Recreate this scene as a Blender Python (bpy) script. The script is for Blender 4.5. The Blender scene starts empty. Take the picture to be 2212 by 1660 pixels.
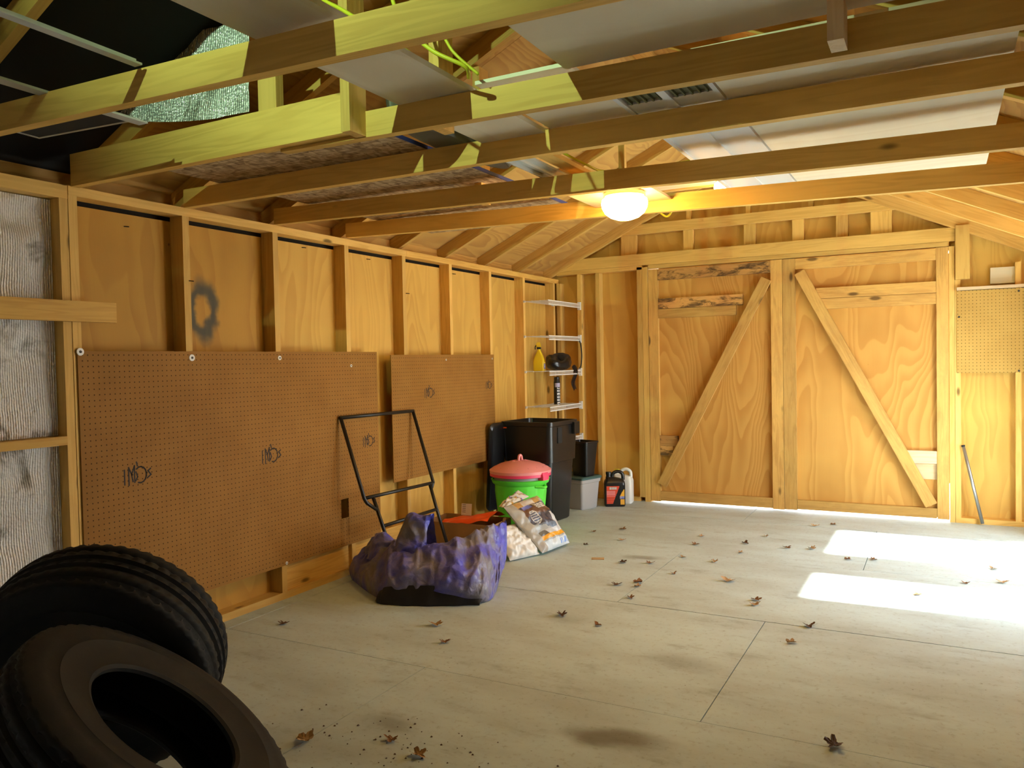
import bpy, bmesh, math, random
from mathutils import Vector, Matrix, noise
random.seed(7)
sc = bpy.context.scene
C = sc.collection

# ------------------------------------------------------------------ camera
cam_d = bpy.data.cameras.new('camera'); cam = bpy.data.objects.new('camera', cam_d); C.objects.link(cam)
cam_d.sensor_width = 36.0; cam_d.lens = 1720.0 / 2212.0 * 36.0; cam_d.clip_start = 0.02
cr = Vector((0.8810087, 0.47267403, -0.02007318)); cu = Vector((0.00458501, 0.03389652, 0.99941483)); cf = Vector((-0.47307785, 0.88058519, -0.02769592))
M = Matrix.Identity(4)
for i in range(3):
    M[i][0] = cr[i]; M[i][1] = cu[i]; M[i][2] = -cf[i]
M.translation = Vector((3.3235, -2.1879, 1.3385))
cam.matrix_world = M
sc.camera = cam

# ------------------------------------------------------------------ sky, sun, exposure
world = bpy.data.worlds.new('sky'); sc.world = world; world.use_nodes = True
bg = world.node_tree.nodes['Background']
bg.inputs['Color'].default_value = (0.84, 0.93, 1.0, 1); bg.inputs['Strength'].default_value = 14.5
sun_d = bpy.data.lights.new('sun', 'SUN'); sun_d.energy = 46.0; sun_d.angle = math.radians(2.2); sun_d.color = (0.98, 1.0, 0.93)
sun = bpy.data.objects.new('sun', sun_d); C.objects.link(sun); sun.location = (12, 3.5, 10)
sun.rotation_euler = Vector((1.0, 0.0, 1.10)).to_track_quat('Z', 'Y').to_euler()
for (a, b) in ((2.44, 2.97), (3.54, 4.32)):                       # portals: guide sky sampling through the two doorways, emit nothing
    pd = bpy.data.lights.new('doorway_portal', 'AREA'); pd.shape = 'RECTANGLE'; pd.size = b - a; pd.size_y = 1.74; pd.cycles.is_portal = True
    po = bpy.data.objects.new('doorway_portal', pd); C.objects.link(po); po.location = (4.26, (a + b) / 2, 0.87); po.rotation_euler = (math.radians(90), 0, math.radians(90))
vs = sc.view_settings
vs.view_transform = 'Standard'; vs.look = 'None'; vs.gamma = 1.0; vs.use_curve_mapping = False
vs.exposure = 0.12
try:
    sc.cycles.use_denoising = True
    sc.cycles.max_bounces = 8; sc.cycles.diffuse_bounces = 5; sc.cycles.glossy_bounces = 4
    sc.cycles.sample_clamp_indirect = 25.0
except Exception:
    pass

# ------------------------------------------------------------------ node helpers
class NT:
    def __init__(s, name):
        s.m = bpy.data.materials.new(name); s.m.use_nodes = True
        s.t = s.m.node_tree; s.b = s.t.nodes['Principled BSDF']
    def n(s, typ, **kw):
        nd = s.t.nodes.new(typ)
        for k, v in kw.items():
            if k.startswith('_'): setattr(nd, k[1:], v)
            else:
                key = int(k[1:]) if k[0] == 'i' and k[1:].isdigit() else k.replace('__', ' ')
                if hasattr(v, 'is_linked') or isinstance(v, bpy.types.NodeSocket): s.t.links.new(v, nd.inputs[key])
                else: nd.inputs[key].default_value = v
        return nd
    def math(s, op, a, b=None, clamp=False):
        nd = s.t.nodes.new('ShaderNodeMath'); nd.operation = op; nd.use_clamp = clamp
        for i, v in enumerate((a, b)):
            if v is None: continue
            if isinstance(v, bpy.types.NodeSocket): s.t.links.new(v, nd.inputs[i])
            else: nd.inputs[i].default_value = v
        return nd.outputs[0]
    def vmath(s, op, a, b=None):
        nd = s.t.nodes.new('ShaderNodeVectorMath'); nd.operation = op
        for i, v in enumerate((a, b)):
            if v is None: continue
            if isinstance(v, bpy.types.NodeSocket): s.t.links.new(v, nd.inputs[i])
            else: nd.inputs[i].default_value = v
        return nd.outputs['Value'] if op in ('LENGTH', 'DISTANCE', 'DOT_PRODUCT') else nd.outputs[0]
    def mix(s, f, a, b, blend='MIX'):
        nd = s.t.nodes.new('ShaderNodeMix'); nd.data_type = 'RGBA'; nd.blend_type = blend
        for i, v in ((0, f), (6, a), (7, b)):
            if isinstance(v, bpy.types.NodeSocket): s.t.links.new(v, nd.inputs[i])
            else: nd.inputs[i].default_value = v if i == 0 else tuple(v) + ((1,) if len(v) == 3 else ())
        return nd.outputs[2]
    def ramp(s, f, stops):
        nd = s.t.nodes.new('ShaderNodeValToRGB'); s.t.links.new(f, nd.inputs[0])
        e = nd.color_ramp.elements
        while len(e) < len(stops): e.new(0.5)
        for el, (p, c) in zip(e, stops):
            el.position = p; el.color = tuple(c) + ((1,) if len(c) == 3 else ())
        return nd.outputs[0]
    def smooth(s, v, a, b):
        nd = s.t.nodes.new('ShaderNodeMapRange'); nd.interpolation_type = 'SMOOTHSTEP'
        s.t.links.new(v, nd.inputs[0]); nd.inputs[1].default_value = a; nd.inputs[2].default_value = b
        return nd.outputs[0]
    def obj(s, rnd=True):
        tc = s.t.nodes.new('ShaderNodeTexCoord').outputs['Object']
        if not rnd: return tc
        oi = s.t.nodes.new('ShaderNodeObjectInfo')
        s.rand = oi.outputs['Random']
        off = s.n('ShaderNodeCombineXYZ', X=s.math('MULTIPLY', s.rand, 37.0), Y=s.math('MULTIPLY', s.rand, 13.0), Z=s.math('MULTIPLY', s.rand, 7.0)).outputs[0]
        return s.vmath('ADD', tc, off)
    def scale(s, v, sv): return s.vmath('MULTIPLY', v, tuple(sv))
    def noise(s, v, sc_, det=2.0, rough=0.5, dist=0.0):
        return s.n('ShaderNodeTexNoise', Vector=v, Scale=sc_, Detail=det, Roughness=rough, Distortion=dist).outputs[0]
    def out(s, col=None, rough=None, metal=None, bump=None, bstr=0.2, bdist=0.01, spec=None):
        b = s.b
        for k, v in (('Base Color', col), ('Roughness', rough), ('Metallic', metal), ('Specular IOR Level', spec)):
            if v is None: continue
            if isinstance(v, bpy.types.NodeSocket): s.t.links.new(v, b.inputs[k])
            else: b.inputs[k].default_value = (tuple(v) + (1,)) if k == 'Base Color' and len(v) == 3 else v
        if bump is not None:
            bp = s.n('ShaderNodeBump', Strength=bstr, Distance=bdist, Height=bump)
            s.t.links.new(bp.outputs[0], b.inputs['Normal'])
        return s.m

def flat(name, col, rough=0.6, metal=0.0, spec=0.4, var=0.0):
    t = NT(name)
    if var:
        o = t.obj(); f = t.noise(o, 9.0, 4.0, 0.6)
        c = t.mix(f, tuple(x * (1 - var) for x in col), tuple(min(1, x * (1 + var)) for x in col))
        return t.out(c, rough, metal, spec=spec)
    return t.out(col, rough, metal, spec=spec)

def lumber(name, base, dark, knot=0.05, rings=7.0, rough=0.65, rot=0.0):
    """sawn softwood; grain runs along local X"""
    t = NT(name); o = t.obj()
    g = t.noise(t.scale(o, (0.5, 7.0, 7.0)), 2.4, 2.0, 0.5, 0.3)
    ring = t.math('SINE', t.math('MULTIPLY', g, rings * 6.28))
    ring = t.smooth(ring, -0.6, 1.0)
    fib = t.noise(t.scale(o, (3.0, 140.0, 140.0)), 1.0, 3.0, 0.6)
    blot = t.noise(t.scale(o, (1.2, 5.0, 5.0)), 1.0, 3.0, 0.6)
    c = t.mix(t.math('MULTIPLY', ring, 0.45), base, dark)
    c = t.mix(t.math('MULTIPLY', fib, 0.35), c, dark)
    c = t.mix(t.smooth(blot, 0.35, 0.8), c, tuple(min(1, x * 1.12) for x in base))
    if rot:
        st = t.noise(t.scale(o, (3.2, 9.0, 9.0)), 1.6, 5.0, 0.7, 0.6)
        c = t.mix(t.math('MULTIPLY', t.smooth(st, 0.46, 0.62), rot), c, (0.022, 0.013, 0.008))
    vo = t.n('ShaderNodeTexVoronoi', Vector=t.scale(o, (2.2, 6.0, 6.0)), Scale=1.0).outputs['Distance']
    kn = t.math('SUBTRACT', 1.0, t.smooth(vo, knot, knot + 0.07))
    c = t.mix(t.math('MULTIPLY', kn, 0.85), c, tuple(x * 0.22 for x in dark))
    bright = t.math('ADD', t.math('MULTIPLY', t.rand, 0.32), 0.84)
    c = t.mix(1.0, c, t.n('ShaderNodeCombineColor', Red=bright, Green=bright, Blue=bright).outputs[0], 'MULTIPLY')
    return t.out(c, rough, 0, t.math('ADD', fib, t.math('MULTIPLY', ring, 0.5)), 0.15, 0.003, spec=0.25)

def plywood(name, base, dark, freq=1.5, lines=15.0, contrast=0.5, knot=0.035, stain=None):
    """rotary cut veneer; face grain along local X, sheet in local XY"""
    t = NT(name); o = t.obj()
    d = t.noise(t.scale(o, (0.9, 2.6, 1.0)), freq * 1.6, 1.5, 0.5)
    oo = t.vmath('ADD', t.scale(o, (0.30, 1.8, 1.0)), t.n('ShaderNodeCombineXYZ', X=0.0, Y=t.math('MULTIPLY', d, 0.30), Z=0.0).outputs[0])
    g = t.noise(oo, freq, 1.2, 0.35, 0.0)
    fr = t.math('FRACT', t.math('MULTIPLY', g, lines))
    band = t.math('MULTIPLY', t.smooth(fr, 0.10, 0.90), t.math('SUBTRACT', 1.0, t.smooth(fr, 0.92, 1.0)))
    fib = t.noise(t.scale(o, (4.0, 150.0, 20.0)), 1.0, 3.0, 0.6)
    big = t.noise(o, 1.3, 3.0, 0.6)
    c = t.mix(t.math('MULTIPLY', band, contrast), base, dark)
    c = t.mix(t.math('MULTIPLY', fib, 0.25), c, dark)
    c = t.mix(t.math('MULTIPLY', t.smooth(big, 0.35, 0.75), 0.35), c, tuple(min(1, x * 1.25) for x in base))
    vn = t.n('ShaderNodeTexVoronoi', Vector=t.scale(o, (2.3, 3.2, 1.0)), Scale=1.0)
    kd = vn.outputs['Distance']
    kn = t.math('SUBTRACT', 1.0, t.smooth(kd, knot * 0.45, knot * 0.45 + 0.022))
    c = t.mix(t.math('MULTIPLY', kn, 0.9), c, tuple(x * 0.16 for x in dark))
    if stain is not None:
        tc = t.t.nodes.new('ShaderNodeTexCoord').outputs['Object']
        wob = t.n('ShaderNodeTexNoise', Vector=tc, Scale=9.0, Detail=3.0).outputs['Color']
        tcw = t.vmath('ADD', tc, t.vmath('MULTIPLY', t.vmath('SUBTRACT', wob, (0.5, 0.5, 0.5)), (0.10, 0.10, 0.0)))
        dd = t.vmath('LENGTH', t.vmath('MULTIPLY', t.vmath('SUBTRACT', tcw, stain), (0.85, 1.45, 0.0)))
        a = t.math('MULTIPLY', t.smooth(dd, 0.045, 0.085), t.math('SUBTRACT', 1.0, t.smooth(dd, 0.10, 0.17)))
        c = t.mix(t.math('MULTIPLY', a, 0.85), c, (0.02, 0.05, 0.055))
    return t.out(c, 0.62, 0, t.math('ADD', fib, t.math('MULTIPLY', band, 0.5)), 0.12, 0.003, spec=0.25)

def osb(name):
    t = NT(name); o = t.obj()
    v1 = t.n('ShaderNodeTexVoronoi', Vector=t.scale(o, (26.0, 60.0, 20.0)), Scale=1.0).outputs['Color']
    v2 = t.n('ShaderNodeTexVoronoi', Vector=t.scale(o, (70.0, 22.0, 20.0)), Scale=1.0).outputs['Color']
    f = t.math('MULTIPLY', t.math('ADD', t.n('ShaderNodeSeparateColor', Color=v1).outputs[0], t.n('ShaderNodeSeparateColor', Color=v2).outputs[1]), 0.5)
    return t.out(t.ramp(f, [(0.15, (0.20, 0.12, 0.055)), (0.5, (0.42, 0.29, 0.15)), (0.85, (0.62, 0.47, 0.28))]), 0.7, 0, f, 0.3, 0.004)

def pegboard_mat(name, base, dark):
    t = NT(name); tc = t.obj(False)
    sx = t.n('ShaderNodeSeparateXYZ', Vector=t.vmath('MULTIPLY', tc, (1 / 0.0254, 1 / 0.0254, 0.0)))
    fx = t.math('SUBTRACT', t.math('FRACT', sx.outputs[0]), 0.5); fy = t.math('SUBTRACT', t.math('FRACT', sx.outputs[1]), 0.5)
    r = t.math('SQRT', t.math('ADD', t.math('MULTIPLY', fx, fx), t.math('MULTIPLY', fy, fy)))
    hole = t.math('MULTIPLY', t.math('SUBTRACT', 1.0, t.smooth(r, 0.09, 0.14)), 0.85)
    n1 = t.noise(tc, 2.3, 5.0, 0.65); n2 = t.noise(tc, 160.0, 2.0)
    c = t.mix(t.smooth(n1, 0.3, 0.75), base, dark)
    c = t.mix(t.math('MULTIPLY', n2, 0.25), c, dark)
    c = t.mix(hole, c, (0.012, 0.007, 0.004))
    return t.out(c, 0.55, 0, t.math('MULTIPLY', hole, -1.0), 0.4, 0.003, spec=0.08)

def floor_mat():
    t = NT('painted_floor_sheet'); o = t.obj()
    geo = t.n('ShaderNodeNewGeometry').outputs['Position']
    a = t.noise(t.scale(geo, (1.0, 2.2, 1.0)), 1.1, 6.0, 0.62)
    b = t.noise(t.scale(geo, (1.5, 3.6, 1.0)), 1.9, 6.0, 0.72)
    cfine = t.noise(geo, 38.0, 4.0, 0.7)
    c = t.mix(t.smooth(a, 0.32, 0.72), (0.52, 0.64, 0.67), (0.41, 0.475, 0.47))
    c = t.mix(t.math('MULTIPLY', t.smooth(b, 0.52, 0.76), 0.5), c, (0.20, 0.195, 0.155))
    c = t.mix(t.math('MULTIPLY', t.smooth(cfine, 0.53, 0.72), 0.42), c, (0.22, 0.215, 0.175))
    # oil stains, each with its own place and shape
    wob = t.n('ShaderNodeTexNoise', Vector=geo, Scale=4.0, Detail=4.0).outputs['Color']
    gw = t.vmath('ADD', geo, t.vmath('MULTIPLY', t.vmath('SUBTRACT', wob, (0.5, 0.5, 0.5)), (0.22, 0.16, 0.0)))
    for (sx, sy, rx, ry, k) in ((2.32, 0.42, 0.22, 0.10, 0.75), (2.30, 1.22, 0.20, 0.12, 0.35), (1.52, 0.18, 0.14, 0.09, 0.45), (1.55, 2.93, 0.17, 0.06, 0.5), (1.62, 1.55, 0.18, 0.10, 0.2)):
        dd = t.vmath('LENGTH', t.vmath('MULTIPLY', t.vmath('SUBTRACT', gw, (sx, sy, 0.0)), (1 / rx, 1 / ry, 0.0)))
        c = t.mix(t.math('MULTIPLY', t.math('SUBTRACT', 1.0, t.smooth(dd, 0.25, 1.15)), k), c, (0.10, 0.075, 0.038))
    sp = t.n('ShaderNodeTexVoronoi', Vector=geo, Scale=19.0).outputs['Distance']
    c = t.mix(t.math('MULTIPLY', t.math('SUBTRACT', 1.0, t.smooth(sp, 0.03, 0.085)), t.smooth(t.noise(geo, 1.7, 2.0), 0.5, 0.66)), c, (0.11, 0.085, 0.05))
    return t.out(c, t.math('ADD', t.math('MULTIPLY', b, 0.25), 0.42), 0, cfine, 0.12, 0.004, spec=0.35)

def foil_mat(ax):
    t = NT('foil_insulation_' + ax.lower()); o = t.obj()
    w = t.n('ShaderNodeTexWave', Vector=o, Scale=32.0, Distortion=0.5, Detail=1.0, _bands_direction=ax).outputs[1]
    w2 = t.n('ShaderNodeTexVoronoi', Vector=t.scale(o, (85.0, 85.0, 85.0)), Scale=1.0).outputs['Distance']
    big = t.noise(o, 5.0, 4.0, 0.6, 0.4)
    h = t.math('ADD', t.math('ADD', t.math('MULTIPLY', w, 0.5), t.math('MULTIPLY', w2, 0.55)), t.math('MULTIPLY', big, 1.5))
    c = t.mix(t.smooth(big, 0.30, 0.46), (0.22, 0.20, 0.14), (0.96, 0.96, 0.94))  # shade in the dents painted into the colour, following the bump
    return t.out(c, 0.33, 0.62, h, 0.9, 0.010)

def rubber_mat():
    t = NT('tyre_rubber'); o = t.obj()
    a = t.noise(o, 6.0, 5.0, 0.65); b = t.noise(o, 60.0, 3.0, 0.7)
    c = t.mix(t.smooth(a, 0.35, 0.8), (0.008, 0.0075, 0.0065), (0.019, 0.017, 0.012))
    c = t.mix(t.math('MULTIPLY', t.smooth(b, 0.62, 0.8), 0.5), c, (0.045, 0.04, 0.02))
    return t.out(c, 0.72, 0, b, 0.2, 0.002, spec=0.3)

def tarp_mat():
    t = NT('tarp_fabric'); o = t.obj()
    a = t.noise(o, 3.4, 4.0, 0.55, 0.5); b = t.noise(o, 11.0, 4.0, 0.65)
    c = t.mix(t.smooth(a, 0.38, 0.62), (0.095, 0.100, 0.60), (0.21, 0.20, 0.25))
    c = t.mix(t.math('MULTIPLY', t.smooth(b, 0.5, 0.72), 0.55), c, (0.22, 0.21, 0.52))
    w = t.n('ShaderNodeTexWave', Vector=o, Scale=160.0, _bands_direction='X').outputs[1]
    n3 = t.math('ADD', t.noise(t.scale(o, (9.0, 9.0, 9.0)), 1.6, 4.0, 0.6, 0.8), t.math('MULTIPLY', t.n('ShaderNodeTexVoronoi', Vector=t.vmath('ADD', o, t.vmath('MULTIPLY', t.n('ShaderNodeTexNoise', Vector=o, Scale=6.0).outputs['Color'], (0.12, 0.12, 0.12))), Scale=13.0, _feature='DISTANCE_TO_EDGE').outputs['Distance'], 1.6))
    return t.out(c, 0.30, 0, t.math('ADD', n3, t.math('MULTIPLY', w, 0.03)), 0.5, 0.02, spec=0.5)

def attr_mat(name, rough=0.5):
    t = NT(name)
    a = t.n('ShaderNodeVertexColor', _layer_name='print').outputs[0]
    return t.out(a, rough, 0, spec=0.4)

def emis(name, col, s):
    t = NT(name)
    t.out(col, 0.3); t.b.inputs['Emission Color'].default_value = tuple(col) + (1,); t.b.inputs['Emission Strength'].default_value = s
    return t.m

M_ = {}
M_['stud'] = lumber('stud_lumber', (0.69, 0.44, 0.125), (0.50, 0.27, 0.055))
M_['tie'] = lumber('tie_lumber', (0.74, 0.48, 0.125), (0.53, 0.29, 0.06))
M_['rafter'] = lumber('rafter_lumber', (0.65, 0.40, 0.10), (0.45, 0.225, 0.045))
M_['pale'] = lumber('pale_lumber', (0.70, 0.54, 0.33), (0.56, 0.39, 0.20))
M_['door_wood'] = lumber('door_lumber', (0.58, 0.345, 0.095), (0.40, 0.195, 0.045), 0.06, rot=0.10)
M_['weathered'] = lumber('weathered_lumber', (0.56, 0.30, 0.09), (0.30, 0.14, 0.04), 0.08, 5.0, rot=0.85)
M_['ply_red'] = plywood('wall_plywood_red', (0.50, 0.275, 0.045), (0.36, 0.165, 0.024), 1.6, 13.0, 0.5, 0.012, stain=(0.60, -0.17, 0.0))
M_['ply'] = plywood('wall_plywood', (0.66, 0.41, 0.095), (0.47, 0.245, 0.045), 1.5, 17.0, 0.42)
M_['ply_back'] = plywood('gable_plywood', (0.66, 0.385, 0.09), (0.47, 0.225, 0.04), 1.3, 16.0, 0.42)
M_['ply_door'] = plywood('door_plywood', (0.60, 0.33, 0.08), (0.43, 0.19, 0.034), 1.35, 24.0, 0.62)
M_['ply_pale'] = plywood('pale_plywood', (0.78, 0.72, 0.56), (0.64, 0.54, 0.36), 1.4, 9.0, 0.35)
M_['ply_roof'] = plywood('roof_plywood', (0.60, 0.36, 0.10), (0.39, 0.19, 0.045), 1.8, 16.0, 0.6)
M_['absorber_black'] = flat('absorber_black', (0.035, 0.032, 0.030), 0.8, var=0.2)  # unseen rear panels blackened to soak up bounce light near the front
M_['felt'] = flat('black_roof_felt', (0.010, 0.009, 0.009), 0.9)
M_['osb'] = osb('strand_board')
M_['peg'] = pegboard_mat('pegboard_brown', (0.345, 0.172, 0.042), (0.27, 0.128, 0.028))
M_['peg_light'] = pegboard_mat('pegboard_tan', (0.52, 0.34, 0.095), (0.44, 0.27, 0.07))
M_['floor'] = floor_mat()
M_['foil'] = foil_mat('Y'); M_['foil_x'] = foil_mat('X')
M_['rubber'] = rubber_mat()
M_['tarp'] = tarp_mat()
M_['tarp_in'] = flat('tarp_lining', (0.012, 0.012, 0.016), 0.6, var=0.3)
M_['black_plastic'] = flat('black_plastic', (0.009, 0.009, 0.010), 0.28, 0, 0.5)
M_['black_matte'] = flat('black_matte', (0.011, 0.011, 0.012), 0.6)
M_['black_metal'] = flat('black_painted_steel', (0.014, 0.012, 0.010), 0.42, 0, 0.5, var=0.5)
M_['black_bag'] = flat('black_bag_film', (0.012, 0.012, 0.013), 0.25, 0, 0.5)
M_['green'] = flat('lime_plastic', (0.12, 0.76, 0.06), 0.42)
M_['pink'] = flat('pink_plastic', (0.80, 0.30, 0.30), 0.35)
M_['hotpink'] = flat('hot_pink_plastic', (0.78, 0.055, 0.15), 0.35)
M_['tote'] = flat('grey_tote_plastic', (0.38, 0.37, 0.36), 0.5)
M_['tote_lid'] = flat('teal_lid_plastic', (0.055, 0.115, 0.105), 0.5)
M_['white'] = flat('white_enamel', (0.74, 0.73, 0.69), 0.4)
M_['panel_white'] = flat('white_painted_panel', (0.70, 0.73, 0.74), 0.45)
M_['olive'] = flat('olive_ribbed_strip', (0.12, 0.125, 0.05), 0.6)
M_['card'] = flat('cardboard', (0.34, 0.185, 0.075), 0.8, var=0.15)
M_['kraft'] = flat('kraft_paper', (0.48, 0.33, 0.17), 0.8, var=0.2)
M_['paper'] = flat('white_paper', (0.72, 0.71, 0.70), 0.7)
M_['sack'] = flat('white_sack_film', (0.72, 0.71, 0.68), 0.4, var=0.08)
M_['orange'] = flat('orange_film', (0.82, 0.085, 0.012), 0.35)
M_['zinc'] = flat('galvanised_steel', (0.40, 0.42, 0.42), 0.35, 0.8)
M_['cable'] = flat('yellow_cable_jacket', (0.62, 0.60, 0.03), 0.45)
M_['blue_edge'] = flat('blue_edge_paint', (0.045, 0.06, 0.22), 0.6)
M_['brass'] = flat('lamp_base_metal', (0.62, 0.50, 0.30), 0.3, 0.9)
M_['yellow_plastic'] = flat('yellow_bottle_plastic', (0.72, 0.52, 0.02), 0.25)
M_['yellow_cap'] = flat('yellow_cap_plastic', (0.70, 0.50, 0.03), 0.4)
M_['ink'] = flat('stamp_ink', (0.030, 0.022, 0.014), 0.7)
M_['screen'] = flat('screen_mesh', (0.016, 0.018, 0.019), 0.8)
M_['grey_frame'] = flat('aluminium_frame', (0.42, 0.44, 0.40), 0.45, 0.3)
M_['strip'] = flat('white_vinyl_strip', (0.62, 0.64, 0.60), 0.5)
M_['dark_tub'] = flat('grey_tub_plastic', (0.10, 0.10, 0.075), 0.4)
M_['leaf1'] = flat('dry_leaf_brown', (0.20, 0.095, 0.035), 0.7, var=0.4)
M_['leaf2'] = flat('dry_leaf_tan', (0.38, 0.24, 0.115), 0.7, var=0.35)
M_['leaf3'] = flat('dry_leaf_dark', (0.09, 0.045, 0.020), 0.7, var=0.4)
M_['ground'] = flat('outdoor_gravel', (0.46, 0.45, 0.43), 0.9, var=0.15)
M_['print'] = attr_mat('printed_surface')
M_['print_gloss'] = attr_mat('printed_film', 0.3)
M_['gap_dark'] = flat('black_gap_dark', (0.012, 0.008, 0.005), 0.9)  # near-black backing: wall-gap shade put into the colour, also seam bottoms
M_['lamp'] = emis('lamp_glass_lit', (1.0, 0.60, 0.19), 58.0)
M_['nail'] = flat('nail_steel', (0.05, 0.045, 0.04), 0.5, 0.6)
M_['washer'] = flat('pale_washer', (0.80, 0.79, 0.74), 0.4)

# ------------------------------------------------------------------ mesh helpers
def link(name, me, mat, parent=None, loc=None, rot=None):
    o = bpy.data.objects.new(name, me); C.objects.link(o)
    if mat is not None and not me.materials: me.materials.append(M_[mat] if isinstance(mat, str) else mat)
    if parent is not None: o.parent = parent
    if loc is not None: o.location = loc
    if rot is not None: o.rotation_euler = rot
    return o

def from_py(name, v, f, smooth=False):
    me = bpy.data.meshes.new(name); me.from_pydata([tuple(x) for x in v], [], f); me.update()
    if smooth: me.polygons.foreach_set('use_smooth', [True] * len(me.polygons))
    return me

_boxes = {}
def box_mesh(dx, dy, dz, mat):
    k = (round(dx, 4), round(dy, 4), round(dz, 4), mat)
    if k not in _boxes:
        x, y, z = dx / 2, dy / 2, dz / 2
        v = [(sx * x, sy * y, sz * z) for sx in (-1, 1) for sy in (-1, 1) for sz in (-1, 1)]
        f = [(0, 1, 3, 2), (4, 6, 7, 5), (0, 4, 5, 1), (2, 3, 7, 6), (0, 2, 6, 4), (1, 5, 7, 3)]
        me = from_py('box', v, f); me.materials.append(M_[mat]); _boxes[k] = me
    return _boxes[k]

def frame_rot(xa, za):
    xa = Vector(xa).normalized(); za = Vector(za); za = (za - za.dot(xa) * xa).normalized(); ya = za.cross(xa)
    m = Matrix.Identity(4)
    for i in range(3): m[i][0], m[i][1], m[i][2] = xa[i], ya[i], za[i]
    return m

def board(name, a, b, wy, wz, mat, parent=None, z=(0, 0, 1)):
    """board whose centre line runs a->b; wz is its size along z, wy across"""
    a, b = Vector(a), Vector(b); L = (b - a).length
    o = link(name, box_mesh(L, wy, wz, mat), None, parent)
    m = frame_rot(b - a, z); m.translation = (a + b) / 2
    o.matrix_basis = m
    return o

def bx(name, x0, x1, y0, y1, z0, z1, mat, parent=None, grain='z'):
    """axis aligned board; local X follows the grain axis"""
    c = Vector(((x0 + x1) / 2, (y0 + y1) / 2, (z0 + z1) / 2)); d = (abs(x1 - x0), abs(y1 - y0), abs(z1 - z0))
    thin = d.index(min(d)); g = 'xyz'.index(grain)
    if thin == g: thin = (g + 1) % 3
    e = [Vector((1, 0, 0)), Vector((0, 1, 0)), Vector((0, 0, 1))]
    other = 3 - g - thin
    o = link(name, box_mesh(d[g], d[other], d[thin], mat), None, parent)
    m = frame_rot(e[g], e[thin]); m.translation = c; o.matrix_basis = m
    return o

def thing(name, label, cat, loc=(0, 0, 0), rot=(0, 0, 0), group=None):
    o = bpy.data.objects.new(name, None); C.objects.link(o); o.empty_display_size = 0.05
    o.location = loc; o.rotation_euler = rot; tag(o, label, cat, group); return o
def tag(o, label, cat, group=None):
    o['label'] = label; o['category'] = cat
    if group: o['group'] = group
    return o
def struct(name, label):
    o = bpy.data.objects.new(name, None); C.objects.link(o); o['kind'] = 'structure'; o['label'] = label; return o

def tube_mesh(pts, r, n=8, closed=False, name='tube'):
    pts = [Vector(p) for p in pts]; v = []; f = []; N = len(pts)
    prev = None
    for i, p in enumerate(pts):
        a = pts[i - 1] if (i > 0 or closed) else p; b = pts[(i + 1) % N] if (i < N - 1 or closed) else p
        d = (b - a).normalized()
        if prev is None: nrm = d.orthogonal().normalized()
        else: nrm = (prev - prev.dot(d) * d).normalized()
        prev = nrm; bn = d.cross(nrm); rr = r[i] if isinstance(r, (list, tuple)) else r
        for j in range(n):
            t = 2 * math.pi * j / n; v.append(p + (nrm * math.cos(t) + bn * math.sin(t)) * rr)
    for i in range(N if closed else N - 1):
        for j in range(n):
            a, b = i * n + j, i * n + (j + 1) % n; c2, d2 = ((i + 1) % N) * n + (j + 1) % n, ((i + 1) % N) * n + j
            f.append((a, b, c2, d2))
    if not closed: f.append(tuple(range(n - 1, -1, -1))); f.append(tuple(range((N - 1) * n, N * n)))
    return from_py(name, v, f, True)

def curve_pts(ctrl, n=10):
    P = [Vector(p) for p in ctrl]; P = [P[0]] + P + [P[-1]]; out = []
    for i in range(1, len(P) - 2):
        for k in range(n):
            t = k / n
            out.append(0.5 * ((2 * P[i]) + (-P[i - 1] + P[i + 1]) * t + (2 * P[i - 1] - 5 * P[i] + 4 * P[i + 1] - P[i + 2]) * t * t + (-P[i - 1] + 3 * P[i] - 3 * P[i + 1] + P[i + 2]) * t ** 3))
    out.append(P[-2]); return out

def rrect(hx, hy, r, z, n=5, cx=0, cy=0):
    out = []
    for (sx, sy, a0) in ((1, 1, 0), (-1, 1, 90), (-1, -1, 180), (1, -1, 270)):
        for k in range(n + 1):
            a = math.radians(a0 + 90 * k / n)
            out.append((cx + sx * (hx - r) + r * math.cos(a), cy + sy * (hy - r) + r * math.sin(a), z))
    return out
def loft(rings, cap0=True, cap1=True, name='loft', smooth=False):
    n = len(rings[0]); v = [p for r in rings for p in r]; f = []
    for i in range(len(rings) - 1):
        for j in range(n):
            f.append((i * n + j, i * n + (j + 1) % n, (i + 1) * n + (j + 1) % n, (i + 1) * n + j))
    if cap0: f.append(tuple(range(n - 1, -1, -1)))
    if cap1: f.append(tuple(range((len(rings) - 1) * n, len(rings) * n)))
    me = from_py(name, v, f)
    if smooth:
        me.polygons.foreach_set('use_smooth', [len(p.vertices) == 4 for p in me.polygons])
        me.set_sharp_from_angle(angle=math.radians(40))
    return me
def lathe(prof, n=40, name='lathe', cap0=False, cap1=False, mod=None):
    rings = []
    for (r, z) in prof:
        rings.append([((r + (mod(r, z, 2 * math.pi * j / n) if mod else 0)) * math.cos(2 * math.pi * j / n), (r + (mod(r, z, 2 * math.pi * j / n) if mod else 0)) * math.sin(2 * math.pi * j / n), z) for j in range(n)])
    return loft(rings, cap0, cap1, name, True)
def disc(r, h, n=14):
    return loft([[(r * math.cos(2 * math.pi * j / n), r * math.sin(2 * math.pi * j / n), z) for j in range(n)] for z in (0, h)])
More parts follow.
